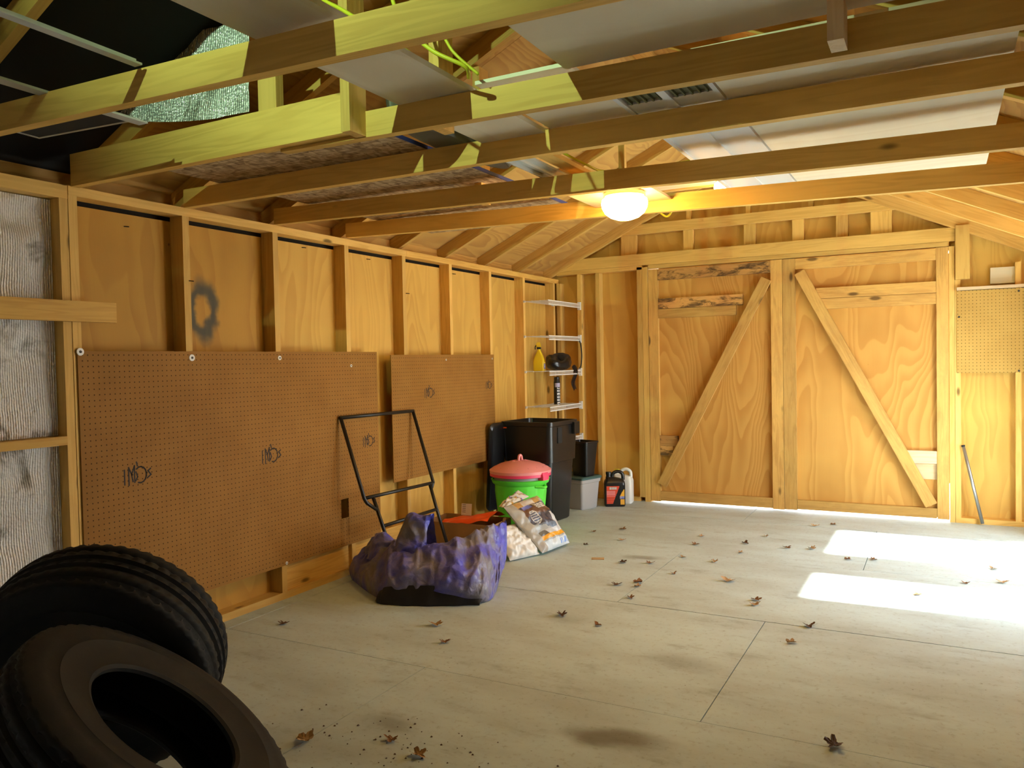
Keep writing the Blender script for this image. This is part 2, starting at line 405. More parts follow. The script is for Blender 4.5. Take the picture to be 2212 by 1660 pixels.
def grid_mesh(fn, nu, nv, name='sheet', paint=None, smooth=True, close=False):
    v = [fn(i / nu, j / nv) for j in range(nv + 1) for i in range(nu + 1)]
    f = [(j * (nu + 1) + i, j * (nu + 1) + i + 1, (j + 1) * (nu + 1) + i + 1, (j + 1) * (nu + 1) + i) for j in range(nv) for i in range(nu)]
    me = from_py(name, v, f, smooth)
    if paint:
        ca = me.color_attributes.new('print', 'FLOAT_COLOR', 'CORNER')
        for p in me.polygons:
            i, j = p.index % nu, p.index // nu
            col = tuple(paint((i + 0.5) / nu, (j + 0.5) / nv)) + (1,)
            for li in p.loop_indices: ca.data[li].color = col
    return me

# ------------------------------------------------------------------ dimensions
S = 0.6096
YK = [0.008, 0.598, 1.2095, 1.827, 2.443, 3.051, 3.667, 4.284]      # far edges of the left-hand studs
H = 2.143; YB = 4.965; W = 4.15; YF = -3.5; T = 0.089
def roof_l(x): return 2.19 + 0.465 * x
def roof_r(x): return 2.19 + 0.465 * (3.69 - x)
XR = 1.845
LB = -0.0

# ------------------------------------------------------------------ floor of staggered painted sheets
floor = struct('floor', 'grey painted sheet floor with fine staggered seams')
bx('subfloor', -0.12, W + 0.1, YF, YB + 0.10, -0.05, -0.0185, 'gap_dark', floor, 'x')
rows = [(-3.5, -1.80, 2.4), (-1.80, -0.56, 0.1), (-0.56, 0.68, 1.32), (0.68, 1.922, 2.541), (1.922, 3.163, 1.748), (3.163, 4.40, 2.9), (4.40, 5.06, 1.9)]
for (y0, y1, xs) in rows:
    cuts = [-0.12] + sorted(x for x in (xs - 2.44, xs, xs + 2.44) if -0.05 < x < W - 0.05) + [W + 0.09]
    for a, b in zip(cuts[:-1], cuts[1:]):
        dz = random.uniform(-0.0008, 0.0004)
        bx('floor_sheet', a + 0.002, b - 0.002, y0 + 0.0018, y1 - 0.0018, -0.018 + dz, dz, 'floor', floor, 'x')
gm = grid_mesh(lambda u, v: (-30 + 70 * u, -30 + 70 * v, -0.07), 4, 4)
g = link('ground', gm, 'ground'); g['kind'] = 'structure'; g['label'] = 'sunlit pale ground outside the garage'

# ------------------------------------------------------------------ left wall
wl = struct('wall_left', 'left stud wall with bare plywood sheathing and foil bays')
for i, y in enumerate(YK):
    bx('stud', -T, 0, y - 0.040, y, 0.040, H - 0.042, 'stud', wl)
bx('stud', -T, 0, 4.885, 4.925, 0.04, H - 0.042, 'stud', wl)
bx('stud', -T, -0.002, -0.072, -0.034, 0.04, H - 0.042, 'stud', wl)
for k in range(1, 6): bx('stud', -T, 0, -0.034 - k * S - 0.038, -0.034 - k * S, 0.04, H - 0.042, 'stud', wl)
bx('top_plate', -T, 0, -0.030, 2.46, H - 0.042, H, 'stud', wl, 'y')
bx('top_plate', -T, 0, 2.462, YB + 0.05, H - 0.042, H, 'rafter', wl, 'y')
bx('top_plate', -T, 0, YF, -0.034, H - 0.060, H - 0.002, 'stud', wl, 'y')
bx('bottom_plate', -T, 0.0, -0.03, YB, 0, 0.04, 'stud', wl, 'y')
bx('bottom_plate', -T, 0.0, YF, -0.034, 0, 0.04, 'stud', wl, 'y')
for (y0, y1, m_, nm) in ((-0.03, 1.19, 'ply_red', 'sheathing_panel'), (1.19, 2.424, 'ply', 'sheathing_panel'), (2.424, 3.645, 'ply', 'sheathing_panel'), (3.645, 5.06, 'ply', 'sheathing_panel'), (-1.25, -0.03, 'ply', 'sheathing_panel'), (-2.47, -1.25, 'ply', 'sheathing_panel'), (-3.5, -2.47, 'ply', 'sheathing_panel')):
    bx(nm, -T - 0.012, -T, y0 + 0.001, y1 - 0.001, 0.0, H - 0.064, m_, wl)
bx('gap_shade_backing', -T - 0.05, -T - 0.03, YF, YB + 0.1, H - 0.35, H + 0.02, 'gap_dark', wl, 'y')  # black sheet standing in for the shade under the top plate
bx('nailing_rail', 0.0, 0.036, -1.9, 0.156, 1.552, 1.641, 'rafter', wl, 'y')
bx('blocking', -0.080, 0.0, -0.60, -0.072, 1.018, 1.056, 'rafter', wl, 'y')
bx('blocking', -0.080, 0.0, -1.22, -0.69, 0.98, 1.018, 'rafter', wl, 'y')
# kick board under the pegboard
bx('kick_board', -0.06, -0.022, 1.23, 2.40, 0.04, 0.21, 'rafter', wl, 'y')
# foil faced insulation in the front bays
for k in range(5):
    y1 = -0.074 - k * S; y0 = y1 - S + 0.040
    for (z0, z1) in ((0.05, 1.016), (1.058, H - 0.064)):
        sd = random.random() * 50
        def fn(u, v, y0=y0, y1=y1, z0=z0, z1=z1, sd=sd):
            p = Vector((0, y0 + (y1 - y0) * u, z0 + (z1 - z0) * v))
            e = min(u, 1 - u, v * 2, (1 - v) * 2)
            q = noise.noise(Vector((p.y * 5 + sd, p.z * 5, sd))) * 0.016 + noise.noise(Vector((p.y * 14, p.z * 14, sd))) * 0.007
            for (cy, cz) in ((0.25, 0.2), (0.8, 0.35), (0.55, 0.6), (0.2, 0.85), (0.75, 0.9)):
                q -= 0.022 * math.exp(-(((u - cy) * 9) ** 2 + ((v - cz) * 16) ** 2))
            return (-0.062 + q * min(1, e * 12), p.y, p.z)
        link('foil_panel', grid_mesh(fn, 30, 50), 'foil', wl)
# bent nails on the studs
for (y, z) in ((0.589, 1.78), (2.44, 1.84), (0.30, 2.02), (1.50, 2.06), (2.12, 2.055), (3.2, 2.05)):
    link('nail', tube_mesh([(-0.005 if y in (0.589, 2.44) else -0.09, y, z), (0.028 if y in (0.589, 2.44) else -0.06, y + 0.004, z - 0.004)], 0.0028, 6), 'nail', wl)

# ------------------------------------------------------------------ back wall with double barn door
wb = struct('wall_back', 'back gable wall of studs and plywood around double doors')
def bk(nm, x0, x1, z0, z1, d0=0.0, d1=T, mat='stud', gr=None):
    return bx(nm, x0, x1, YB + d0, YB + d1, z0, z1, mat, wb, gr or ('z' if z1 - z0 > x1 - x0 else 'x'))
for (x0, x1, ztop) in ((0.0, 0.040, 2.10), (0.221, 0.260, 2.175), (0.412, 0.452, 2.175), (0.829, 0.879, 2.20), (0.881, 0.933, 2.196), (3.392, 3.430, 2.175), (3.432, 3.470, 1.91), (3.833, 3.872, 2.02)):
    bk('stud', x0, x1, 0.04 if x0 not in (0.881, 3.392) else 0.0, ztop)
bk('bottom_plate', 0, 0.83, 0, 0.04); bk('bottom_plate', 3.432, W, 0, 0.04)
bk('header', -0.005, 3.434, 2.216, 2.322, -0.004, 0.036)
bk('head_jamb', 0.94, 3.392, 2.178, 2.214, 0.0, T); bk('door_stop', 1.02, 3.392, 2.150, 2.178, 0.060, T)
bk('door_stop', 0.933, 0.950, 0.02, 2.05, 0.060, T); bk('door_stop', 3.376, 3.392, 0.30, 2.13, 0.060, T)
bk('top_plate', 0.0, 0.88, 2.177, 2.214, 0.0, T)
bk('post_cap', 3.436, 3.533, 1.911, 2.330, -0.036, 0.002)
bk('ledge', 3.444, W, 1.826, 1.848, -0.05, T, 'pale', 'x')
for (x0, x1) in ((0.668, 0.819), (1.269, 1.358), (1.811, 1.910), (2.218, 2.311), (2.567, 2.657), (2.832, 2.989)):
    bk('gable_stud', x0, x1, 2.323, 2.506, 0.03, 0.068)
bk('collar_board', 0.58, 3.16, 2.507, 2.598, 0.0, 0.038, 'stud', 'x')
for (x0, x1) in ((1.30, 1.34), (1.83, 1.87), (2.35, 2.39)):
    bk('gable_stud', x0, x1, 2.60, min(roof_l(x0), roof_r(x1)), 0.03, 0.068)
def gable(nm, x0, x1, z0f, mat, y0):
    xs = [x0] + ([XR] if x0 < XR < x1 else []) + [x1]
    top = lambda x: min(roof_l(x), roof_r(x)) + 0.098
    poly = [(x, top(x)) for x in xs] + [(x1, z0f), (x0, z0f)]
    cx, cz = (x0 + x1) / 2, (z0f + 2.4) / 2
    # local X is up (grain), local Y across
    v = []; n = len(poly)
    for d in (0, 0.012):
        for (x, z) in poly: v.append((z - cz, -(x - cx), d))
    f = [tuple(range(n)), tuple(range(2 * n - 1, n - 1, -1))] + [(i, i + n, (i + 1) % n + n, (i + 1) % n) for i in range(n)]
    o = link(nm, from_py(nm, v, f), mat, wb)
    m = Matrix(((0, -1, 0, cx), (0, 0, 1, y0), (1, 0, 0, cz), (0, 0, 0, 1))); o.matrix_basis = m
    return o
gable('sheathing_panel', -0.10, 0.829 + 0.06, 0.0, 'ply_back', YB + T)
gable('sheathing_panel', 0.889, 2.151, 2.18, 'ply_back', YB + T)
gable('sheathing_panel', 2.151, 3.402, 2.18, 'ply_back', YB + T)
gable('sheathing_panel', 3.402, W + 0.10, 0.0, 'ply', YB + T)
bx('scrap_plate', 3.673, 3.836, YB + 0.05, YB + T - 0.002, 1.868, 1.992, 'ply_pale', wb, 'x')

def door_leaf(nm, label, x0, x1, zb):
    d = struct(nm, label); y = YB + 0.004
    def r(n, a, b, c, e, off=0.0, th=0.036, mat='door_wood', gr=None):
        return bx(n, a, b, y + off, y + off + th, c, e, mat, d, gr or ('z' if e - c > b - a else 'x'))
    return d, r
d1, r = door_leaf('door_1', 'left barn door leaf with rising diagonal brace and blackened rails', 0.95, 2.126, 0.05)
r('stile', 0.938, 1.028, 0.010, 2.172); r('stile', 2.038, 2.1345, 0.010, 2.174)
r('panel', 0.938, 2.134, 0.020, 2.172, 0.038, 0.012, 'ply_door', 'z')
r('rail', 1.03, 2.036, 2.068, 2.166, 0, 0.036, 'weathered'); r('rail', 1.03, 1.80, 1.803, 1.896, 0, 0.036, 'weathered'); r('rail', 1.03, 1.74, 1.716, 1.800, 0.003, 0.033, 'door_wood')
r('rail', 1.03, 1.20, 0.533, 0.626, 0, 0.036, 'weathered'); r('rail', 1.03, 1.15, 0.440, 0.530, 0.002, 0.034, 'weathered'); r('rail', 1.03, 2.036, 0.017, 0.106, 0, 0.036, 'door_wood')
board('brace', (1.050, YB - 0.006, 0.170), (2.005, YB - 0.006, 2.015), 0.089, 0.030, 'door_wood', d1, (0, -1, 0))
d2, r = door_leaf('door_2', 'right barn door leaf with falling diagonal brace and pale rails', 2.141, 3.388, 0.05)
r('stile', 2.1375, 2.240, 0.014, 2.172); r('stile', 3.304, 3.3895, 0.018, 2.174)
r('panel', 2.138, 3.389, 0.024, 2.172, 0.038, 0.012, 'ply_door', 'z')
r('rail', 2.242, 3.302, 2.078, 2.168); r('rail', 2.41, 3.302, 1.820, 1.910); r('rail', 2.45, 3.302, 1.732, 1.817, 0.002, 0.034)
r('rail', 3.08, 3.302, 0.460, 0.560, 0, 0.036, 'pale'); r('rail', 3.12, 3.302, 0.33, 0.455, 0.028, 0.010, 'pale'); r('rail', 2.242, 3.302, 0.022, 0.102)
r('astragal', 2.10, 2.18, 0.36, 2.17, 0.052, 0.012)
board('brace', (2.278, YB - 0.006, 2.052), (3.262, YB - 0.006, 0.128), 0.089, 0.030, 'door_wood', d2, (0, -1, 0))

# ------------------------------------------------------------------ right and front walls (outside the frame) with two tall openings
wr = struct('wall_right', 'right stud wall with two tall open doorways'); ZR = 1.975
open_y = ((2.44, 2.97), (3.54, 4.32)); ZO = 1.74
ys = YF
for k in range(15):
    y = YF + 0.02 + k * S
    if not any(a - 0.04 < y < b + 0.04 for a, b in open_y): bx('stud', W, W + T, y, y + 0.038, 0.04, ZR - 0.04, 'stud', wr)
for a, b in open_y:
    bx('jamb', W - 0.002, W + T + 0.012, a - 0.038, a, 0.0, ZO, 'stud', wr); bx('jamb', W - 0.002, W + T + 0.012, b, b + 0.038, 0.0, ZO, 'stud', wr)
    bx('header', W - 0.002, W + T + 0.012, a - 0.038, b + 0.038, ZO, ZO + 0.089, 'stud', wr, 'y')
bx('top_plate', W, W + T, YF, YB + 0.05, ZR - 0.04, ZR, 'stud', wr, 'y')
segs = [(YF, -1.2), (-1.2, 0.6), (0.6, open_y[0][0]), (open_y[0][1], open_y[1][0]), (open_y[1][1], YB + 0.10)]
for a, b in segs:
    bx('sheathing_panel', W + T, W + T + 0.012, a, b, 0, ZR + 0.03, 'absorber_black' if b < 1.0 else 'ply', wr)
    bx('bottom_plate', W, W + T, a, b, 0, 0.04, 'stud', wr, 'y')
for a, b in open_y: bx('sheathing_panel', W + T, W + T + 0.012, a, b, ZO, ZR + 0.03, 'ply', wr)
wf = struct('wall_front', 'front stud wall behind the viewer')
for k in range(8):
    x = 0.02 + k * S * 0.93
    bx('stud', x, x + 0.038, YF - T, YF, 0.04, ZR, 'stud', wf)
for (a, b) in ((-0.1, 1.15), (1.152, 2.40), (2.402, 3.3), (3.302, W + 0.1)):
    top = max(min(roof_l(a), roof_r(a)), min(roof_l(b), roof_r(b)))
    bx('sheathing_panel', a, b, YF - T - 0.012, YF - T, 0, top + (0.9 if a < 2.3 and b > 1.2 else 0.15), 'absorber_black', wf)

# ------------------------------------------------------------------ roof: deck, rafters, ties, hangers
ce = struct('ceiling', 'open roof framing of rafters and ceiling ties over the garage')
ang = math.atan(0.465); vt = 0.098
def rafter(y, mat='rafter'):
    board('rafter', (-0.13, y, roof_l(-0.13) + vt / 2), (XR - 0.012, y, roof_l(XR - 0.012) + vt / 2), 0.038, 0.089, mat, ce)
    board('rafter', (W + 0.07, y, roof_r(W + 0.07) + vt / 2), (XR + 0.012, y, roof_r(XR + 0.012) + vt / 2), 0.038, 0.089, mat, ce)
ky = [YF + 0.05] + [YK[0] - S * k for k in range(5, 0, -1)] + YK + [YB - 0.02]
for y in ky: rafter(y + (0.085 if y == YK[0] else 0.021), 'stud' if y > 1.9 else 'rafter')
bx('ridge_board', XR - 0.011, XR + 0.011, YF - 0.08, YB + 0.10, roof_l(XR) - 0.05, roof_l(XR) + vt, 'rafter', ce, 'y')
deck_y = [YF - 0.12, -2.28, -1.06, 0.20, 1.42, 2.64, 3.86, YB + 0.14]
for i in range(len(deck_y) - 1):
    a, b = deck_y[i] + 0.0015, deck_y[i + 1] - 0.0015
    for (xa, xb, side) in ((-0.16, 0.95, 0), (0.952, XR, 0), (W + 0.08, 2.75, 1), (2.748, XR, 1)):
        f = roof_r if side else roof_l
        z_ = vt + 0.008
        m_ = 'felt' if i < 3 and (side == 0 or i < 2) else 'ply_roof'  # front right-slope panels are blackened to reduce bounce light
        ctr = Vector(((xa + xb) / 2, (a + b) / 2, f((xa + xb) / 2) + z_)); L = abs(xb - xa) / math.cos(ang)
        o = link('roof_panel', box_mesh(b - a, L, 0.012, m_), None, ce)
        m = frame_rot((0, 1, 0), Vector((0.465 if side else -0.465, 0, 1))); m.translation = ctr; o.matrix_basis = m
for (xa, xb, f, sg) in ((-0.20, XR + 0.004, roof_l, -1), (W + 0.09, XR - 0.004, roof_r, 1)):
    ctr = Vector(((xa + xb) / 2, (YF + YB) / 2, f((xa + xb) / 2) + vt + 0.024)); L = abs(xb - xa) / math.cos(ang)
    o = link('roof_covering', box_mesh(YB - YF + 0.34, L, 0.018, 'felt'), None, ce)
    m = frame_rot((0, 1, 0), Vector((0.465 * sg, 0, 1))); m.translation = ctr; o.matrix_basis = m
bx('eave_board', -0.150, -0.135, YF - 0.1, YB + 0.12, 1.70, roof_l(-0.15) + vt + 0.01, 'ply_roof', ce, 'y')
bx('eave_board', W + T + 0.013, W + T + 0.024, YF - 0.1, YB + 0.12, 1.86, roof_r(W + T) + vt, 'gap_dark', ce, 'y')
bx('end_board', -0.14, 0.0, YB + T + 0.013, YB + T + 0.025, 0.0, 2.3, 'gap_dark', ce, 'z')
tie_l = {-5: 2.143, -4: 2.143, -3: 2.143, -2: 2.143}
ties = [(-5, 2.143, 2.06), (-4, 2.143, 2.06), (-3, 2.143, 2.06), (-2, 2.143, 2.06), (-1, 2.152, 2.045), (0, 2.143, 2.082), (1, 2.140, 2.112), (2, 2.143, 2.048), (3, 2.148, 2.035)]
for (k, zl, zr) in ties:
    y = (YK[k] if k >= 0 else YK[0] + k * S) - 0.019
    if k == 0:
        zm = zl + (zr - zl) * 1.60 / W
        bx('tie_beam', 0.02, 1.552, y - 0.019, y + 0.019, 2.135, 2.273, 'tie', ce, 'x')
        board('tie_beam', (1.20, y + 0.040, zl + (zr - zl) * 1.2 / W + 0.044), (W + 0.05, y + 0.040, zr + 0.044), 0.038, 0.089, 'tie', ce)
    else:
        board('tie_beam', (0.012, y, zl + 0.044), (W + 0.05, y, zr + 0.044), 0.038, 0.089, 'tie', ce)
# hangers from the ties up to the rafters
for (x0, x1, y0, y1, z0) in ((1.556, 1.594, -0.075, 0.014, 2.122), (1.075, 1.165, 0.030, 0.068, 2.15), (1.835, 1.873, 0.045, 0.134, 2.12), (3.086, 3.124, -0.09, -0.002, 2.104), (1.30, 1.338, 1.23, 1.32, 2.13)):
    bx('hanger', x0, x1, y0, y1, z0, min(roof_l(x0), roof_r(x1)), 'pale' if x0 > 3 else 'stud', ce)
# mounting boards for the ceiling lights
bx('lamp_board', 1.72, 2.13, 1.235, 1.785, 2.148, 2.160, 'pale', ce, 'x')
bx('lamp_board', 1.60, 2.42, 2.12, 2.40, 2.330, 2.342, 'pale', ce, 'x')
for x in (1.62, 2.40): bx('hanger', x - 0.019, x + 0.019, 2.45, 2.488, 2.30, min(roof_l(x), roof_r(x)), 'stud', ce)
bx('light_rail', 1.58, 2.44, 2.40, 2.448, 2.325, 2.36, 'stud', ce, 'x')

# ------------------------------------------------------------------ ceiling lights
def ceiling_light(label, x, y, z, R):
    t = thing('ceiling_light', label, 'ceiling light', (x, y, z), group='frosted ceiling lights')
    link('base', lathe([(0.0, 0.0), (R * 0.84, 0.0), (R * 0.90, -0.008), (R * 0.90, -0.022), (R * 0.84, -0.028), (0.0, -0.028)], 36), 'brass', t)
    link('glass_dome', lathe([(R * 0.84, -0.026), (R * 0.97, -0.036), (R, -0.052), (R * 0.97, -0.075), (R * 0.85, -0.100), (R * 0.62, -0.120), (R * 0.32, -0.132), (0.001, -0.136)], 36), 'lamp', t)
    return t
ceiling_light('lit frosted dome light hanging below the ceiling ties', 1.985, 1.49, 2.148, 0.112)
ceiling_light('lit dome light half hidden above the farthest ceiling tie', 2.335, 2.26, 2.330, 0.105)

def clamp_lamp(label, loc, aim):
    t = thing('clamp_lamp', label, 'lamp', loc)
    d = (Vector(aim) - Vector(loc)).normalized()
    t.matrix_basis = Matrix.Translation(loc) @ d.to_track_quat('Z', 'Y').to_matrix().to_4x4()
    link('reflector', lathe([(0.022, -0.06), (0.040, -0.03), (0.075, 0.03), (0.100, 0.085), (0.103, 0.085), (0.078, 0.028), (0.043, -0.034), (0.024, -0.064)], 32), 'zinc', t)
    link('socket', lathe([(0.0, -0.13), (0.022, -0.13), (0.024, -0.06), (0.0, -0.06)], 20), 'black_matte', t)
    bx('beam_cutoff_plate', -0.45, 0.45, -0.40, -0.0378, 0.118, 0.121, 'black_matte', t, 'x')  # unseen plate added to cut off the lamp's downward light
    ld = bpy.data.lights.new('lamp_beam', 'SPOT'); ld.energy = 250.0; ld.color = (0.62, 1.0, 0.58); ld.spot_size = math.radians(74); ld.spot_blend = 0.75; ld.shadow_soft_size = 0.014
    lo = bpy.data.objects.new('lamp_beam', ld); C.objects.link(lo); lo.parent = t; lo.location = (0, 0, 0.03); lo.rotation_euler = (math.pi, 0, 0)
    return t
clamp_lamp('clamp lamp with metal reflector fixed below the ridge', (1.967, -2.60, 2.93), (1.86, -0.02, 2.93))

# ------------------------------------------------------------------ loose stuff lying on the ties
def sheet(name, label, cat, x0, x1, y0, y1, z, th, mat, grain='y', group=None, tilt=0.0):
    t = thing(name, label, cat, ((x0 + x1) / 2, (y0 + y1) / 2, z), (0, tilt, 0), group)
    hx, hy = (x1 - x0) / 2, (y1 - y0) / 2
    bx('sheet', -hx, hx, -hy, hy, 0, th, mat, t, grain)
    return t
t = sheet('strand_board_sheet', 'strand board sheet with blue painted edge lying on the ties', 'board', 0.245, 1.462, 0.075, 2.42, 2.231, 0.012, 'osb', 'y', tilt=0.008)
bx('painted_edge', 0.6085, 0.6125, -1.17, 1.17, -0.003, 0.013, 'blue_edge', t, 'y')
sheet('plank', 'narrow plywood plank lying on the nearest ties', 'plank', 1.735, 2.012, -1.30, 0.66, 2.205, 0.016, 'ply_pale')
sheet('plywood_offcut', 'short plywood offcut between plank and white door', 'plywood', 2.025, 2.352, 0.02, 0.66, 2.222, 0.012, 'ply_pale', 'x')
sheet('plywood_sheet', 'wide plywood sheet on the two nearest ties', 'plywood', 2.345, 3.50, -0.66, 0.010, 2.208, 0.012, 'ply_pale', 'x')
sheet('plywood_sheet', 'long pale plywood sheet right of the white door panel', 'plywood', 2.698, 3.520, 0.10, 2.45, 2.216, 0.012, 'ply_pale', 'x')
t = thing('lamp_light_blocker', 'unseen board on edge added to block lamp light', 'board', (2.18, 0.585, 2.2345))
bx('board', -0.18, 0.18, -0.019, 0.019, 0, 0.14, 'stud', t, 'x')  # unseen board added to keep lamp light off the ties behind
t = thing('panel_door', 'white panelled door lying across the ties', 'door panel', (2.525, 1.20, 2.213))
for (x0, x1) in ((-0.166, -0.150), (-0.018, 0.010), (0.150, 0.166)): bx('stile', x0, x1, -1.05, 1.05, 0.0, 0.032, 'panel_white', t, 'y')
for (x0, x1) in ((-0.150, -0.018), (0.010, 0.150)): bx('panel', x0, x1, -0.73, 1.05, 0.008, 0.026, 'panel_white', t, 'y')
for (x0, x1) in ((-0.150, -0.018), (0.010, 0.150)):
    bx('ribbed_strip', x0, x1, -1.05, -0.73, 0.016, 0.026, 'olive', t, 'x')
    for k in range(5): bx('rib', x0 + 0.012 + k * 0.026, x0 + 0.018 + k * 0.026, -1.05, -0.73, 0.006, 0.016, 'olive', t, 'y')
for (lb, x, y0, y1, w, z) in (('long white vinyl strip lying highest on the left ties', 1.33, -1.55, -0.66, 0.030, 2.204), ('short white vinyl strip ending beside the window screen', 0.835, -1.30, -0.27, 0.045, 2.215)):
    t = thing('vinyl_strip', lb, 'strip', (x, (y0 + y1) / 2, z), (0, 0, 0.035), 'white vinyl strips on the ties')
    hy = (y1 - y0) / 2
    bx('flange', -w / 2, w / 2, -hy, hy, 0.0, 0.006, 'strip', t, 'y'); bx('lip', -w / 2, -w / 2 + 0.006, -hy, hy, 0.006, 0.022, 'strip', t, 'y')
t = thing('trim_strip', 'white channel trim strip lying beside the strand board', 'strip', (1.725, 1.02, 2.218))
bx('flange', -0.045, 0.045, -0.42, 0.42, 0.0, 0.010, 'strip', t, 'y')
bx('channel_lip', -0.045, -0.035, -0.42, 0.42, -0.018, 0.0, 'strip', t, 'y'); bx('channel_lip', 0.0, 0.010, -0.42, 0.42, -0.012, 0.0, 'strip', t, 'y')
sheet('wooden_slat', 'brown slat lying beside the white channel trim', 'slat', 1.790, 1.860, 0.66, 1.42, 2.225, 0.020, 'tie', 'y')
# dark grey tub resting on the ties
t = thing('plastic_tub', 'dark grey oval tub with a pale rim stored on the ties', 'tub', (1.592, 0.605, 2.30))
el = lambda a, b, z, n=32: [(a * math.cos(2 * math.pi * j / n), b * math.sin(2 * math.pi * j / n), z) for j in range(n)]
link('body', loft([el(0.075, 0.42, -0.082), el(0.095, 0.45, -0.06), el(0.102, 0.47, 0.05), el(0.096, 0.46, 0.05), el(0.085, 0.44, -0.05)], True, True, 'tub', True), 'dark_tub', t)
link('rim', tube_mesh([Vector(p) for p in el(0.104, 0.474, 0.05)], 0.007, 6, True), 'strip', t)
# window screen
t = thing('window_screen', 'dark window screen in a thin frame lying at the left eave', 'screen', (0.56, -0.42, 2.226), (0, 0, 0.09))
bx('mesh', -0.24, 0.24, -0.10, 0.10, 0.002, 0.005, 'screen', t, 'x')
for a in ((-0.25, 0.25, -0.11, -0.098), (-0.25, 0.25, 0.098, 0.11), (-0.25, -0.238, -0.098, 0.098), (0.238, 0.25, -0.098, 0.098)):
    bx('frame_bar', *a, 0.0, 0.010, 'grey_frame', t, 'x' if a[1] - a[0] > 0.1 else 'y')
# hanging foil sheet
def ff(u, v):
    q = noise.noise(Vector((u * 5, v * 3, 3))) * 0.02 + noise.noise(Vector((u * 16, v * 9, 8))) * 0.006
    return (0.26 + 0.78 * u, 0.030 + q * 0.6 - 0.012 * (1 - v), 2.300 + 0.38 * v - 0.03 * u * v + (0.10 * (1 - u) ** 2 if v < 0.02 else 0.10 * (1 - u) ** 2 * (1 - v)))
o = tag(link('foil_sheet', grid_mesh(ff, 40, 24), 'foil_x'), 'crinkled silver foil sheet standing upright above the left ties', 'foil sheet')
# yellow cables
for (lb, pts, r) in (('yellow electrical cable looping down to the second tie', [(1.80, -0.2, 2.78), (1.868, -0.2, 2.455), (1.924, -0.2, 2.346), (2.005, -0.19, 2.265), (2.091, -0.15, 2.215), (2.075, -0.10, 2.20)], 0.0065),
                     ('yellow electrical cable above the lit hanger post', [(1.45, -0.25, 2.62), (1.63, -0.25, 2.483), (1.72, -0.25, 2.425), (1.825, -0.24, 2.349), (1.93, -0.20, 2.27)], 0.0065),
                     ('thin yellow cable dropping steeply behind the nearest tie', [(1.93, -0.1, 2.46), (1.999, -0.1, 2.323), (2.031, -0.09, 2.275), (2.086, -0.06, 2.22)], 0.005),
                     ('yellow cable sagging under the lit roof plywood', [(1.70, 1.32, 2.36), (1.80, 1.45, 2.30), (1.84, 1.60, 2.29), (1.98, 1.70, 2.30), (2.25, 1.90, 2.36)], 0.006),
                     ('small yellow cable loop hanging below the farthest tie', [(2.02, 1.86, 2.13), (2.036, 1.90, 2.105), (2.062, 1.92, 2.088), (2.092, 1.90, 2.105), (2.10, 1.86, 2.125)], 0.005)):
    tag(link('electrical_cable', tube_mesh(curve_pts(pts, 8), r, 7), 'cable'), lb, 'cable', 'yellow cables in the roof')

# ------------------------------------------------------------------ pegboards
def stroke(pts, w=0.008):
    """flat ink stroke in the local XY plane"""
    v = []; f = []
    for (a, b) in zip(pts[:-1], pts[1:]):
        a, b = Vector(a), Vector(b); d = (b - a).normalized() * (w / 2); n = Vector((-d.y, d.x)); k = len(v)
        for p in (a - d + n, a - d - n, b + d - n, b + d + n): v.append((p.x, p.y, 0))
        f.append((k, k + 1, k + 2, k + 3))
    return v, f
def stamp_mesh(sc_=1.0):
    arcs = [[(-0.075, -0.04), (-0.075, 0.03)], [(-0.052, -0.045), (-0.052, 0.04)], [(-0.052, 0.04), (-0.036, 0.005), (-0.02, 0.045), (-0.02, -0.035)], [(-0.036, 0.0), (-0.03, -0.03)],
            [(0.012 + 0.034 * math.cos(a), -0.002 + 0.040 * math.sin(a)) for a in [math.radians(q) for q in range(-110, 131, 24)]], [(-0.004, 0.045), (-0.008, 0.062)],
            [(0.070, 0.022), (0.055, 0.012), (0.072, -0.008), (0.052, -0.022)], [(-0.012, 0.014), (-0.004, -0.01), (-0.014, -0.028)]]
    v = []; f = []
    for a in arcs:
        av, af = stroke([(x * sc_, y * sc_) for x, y in a], 0.0075 * sc_); k = len(v); v += av; f += [tuple(i + k for i in q) for q in af]
    return from_py('stamp', v, f)
STAMP = stamp_mesh()
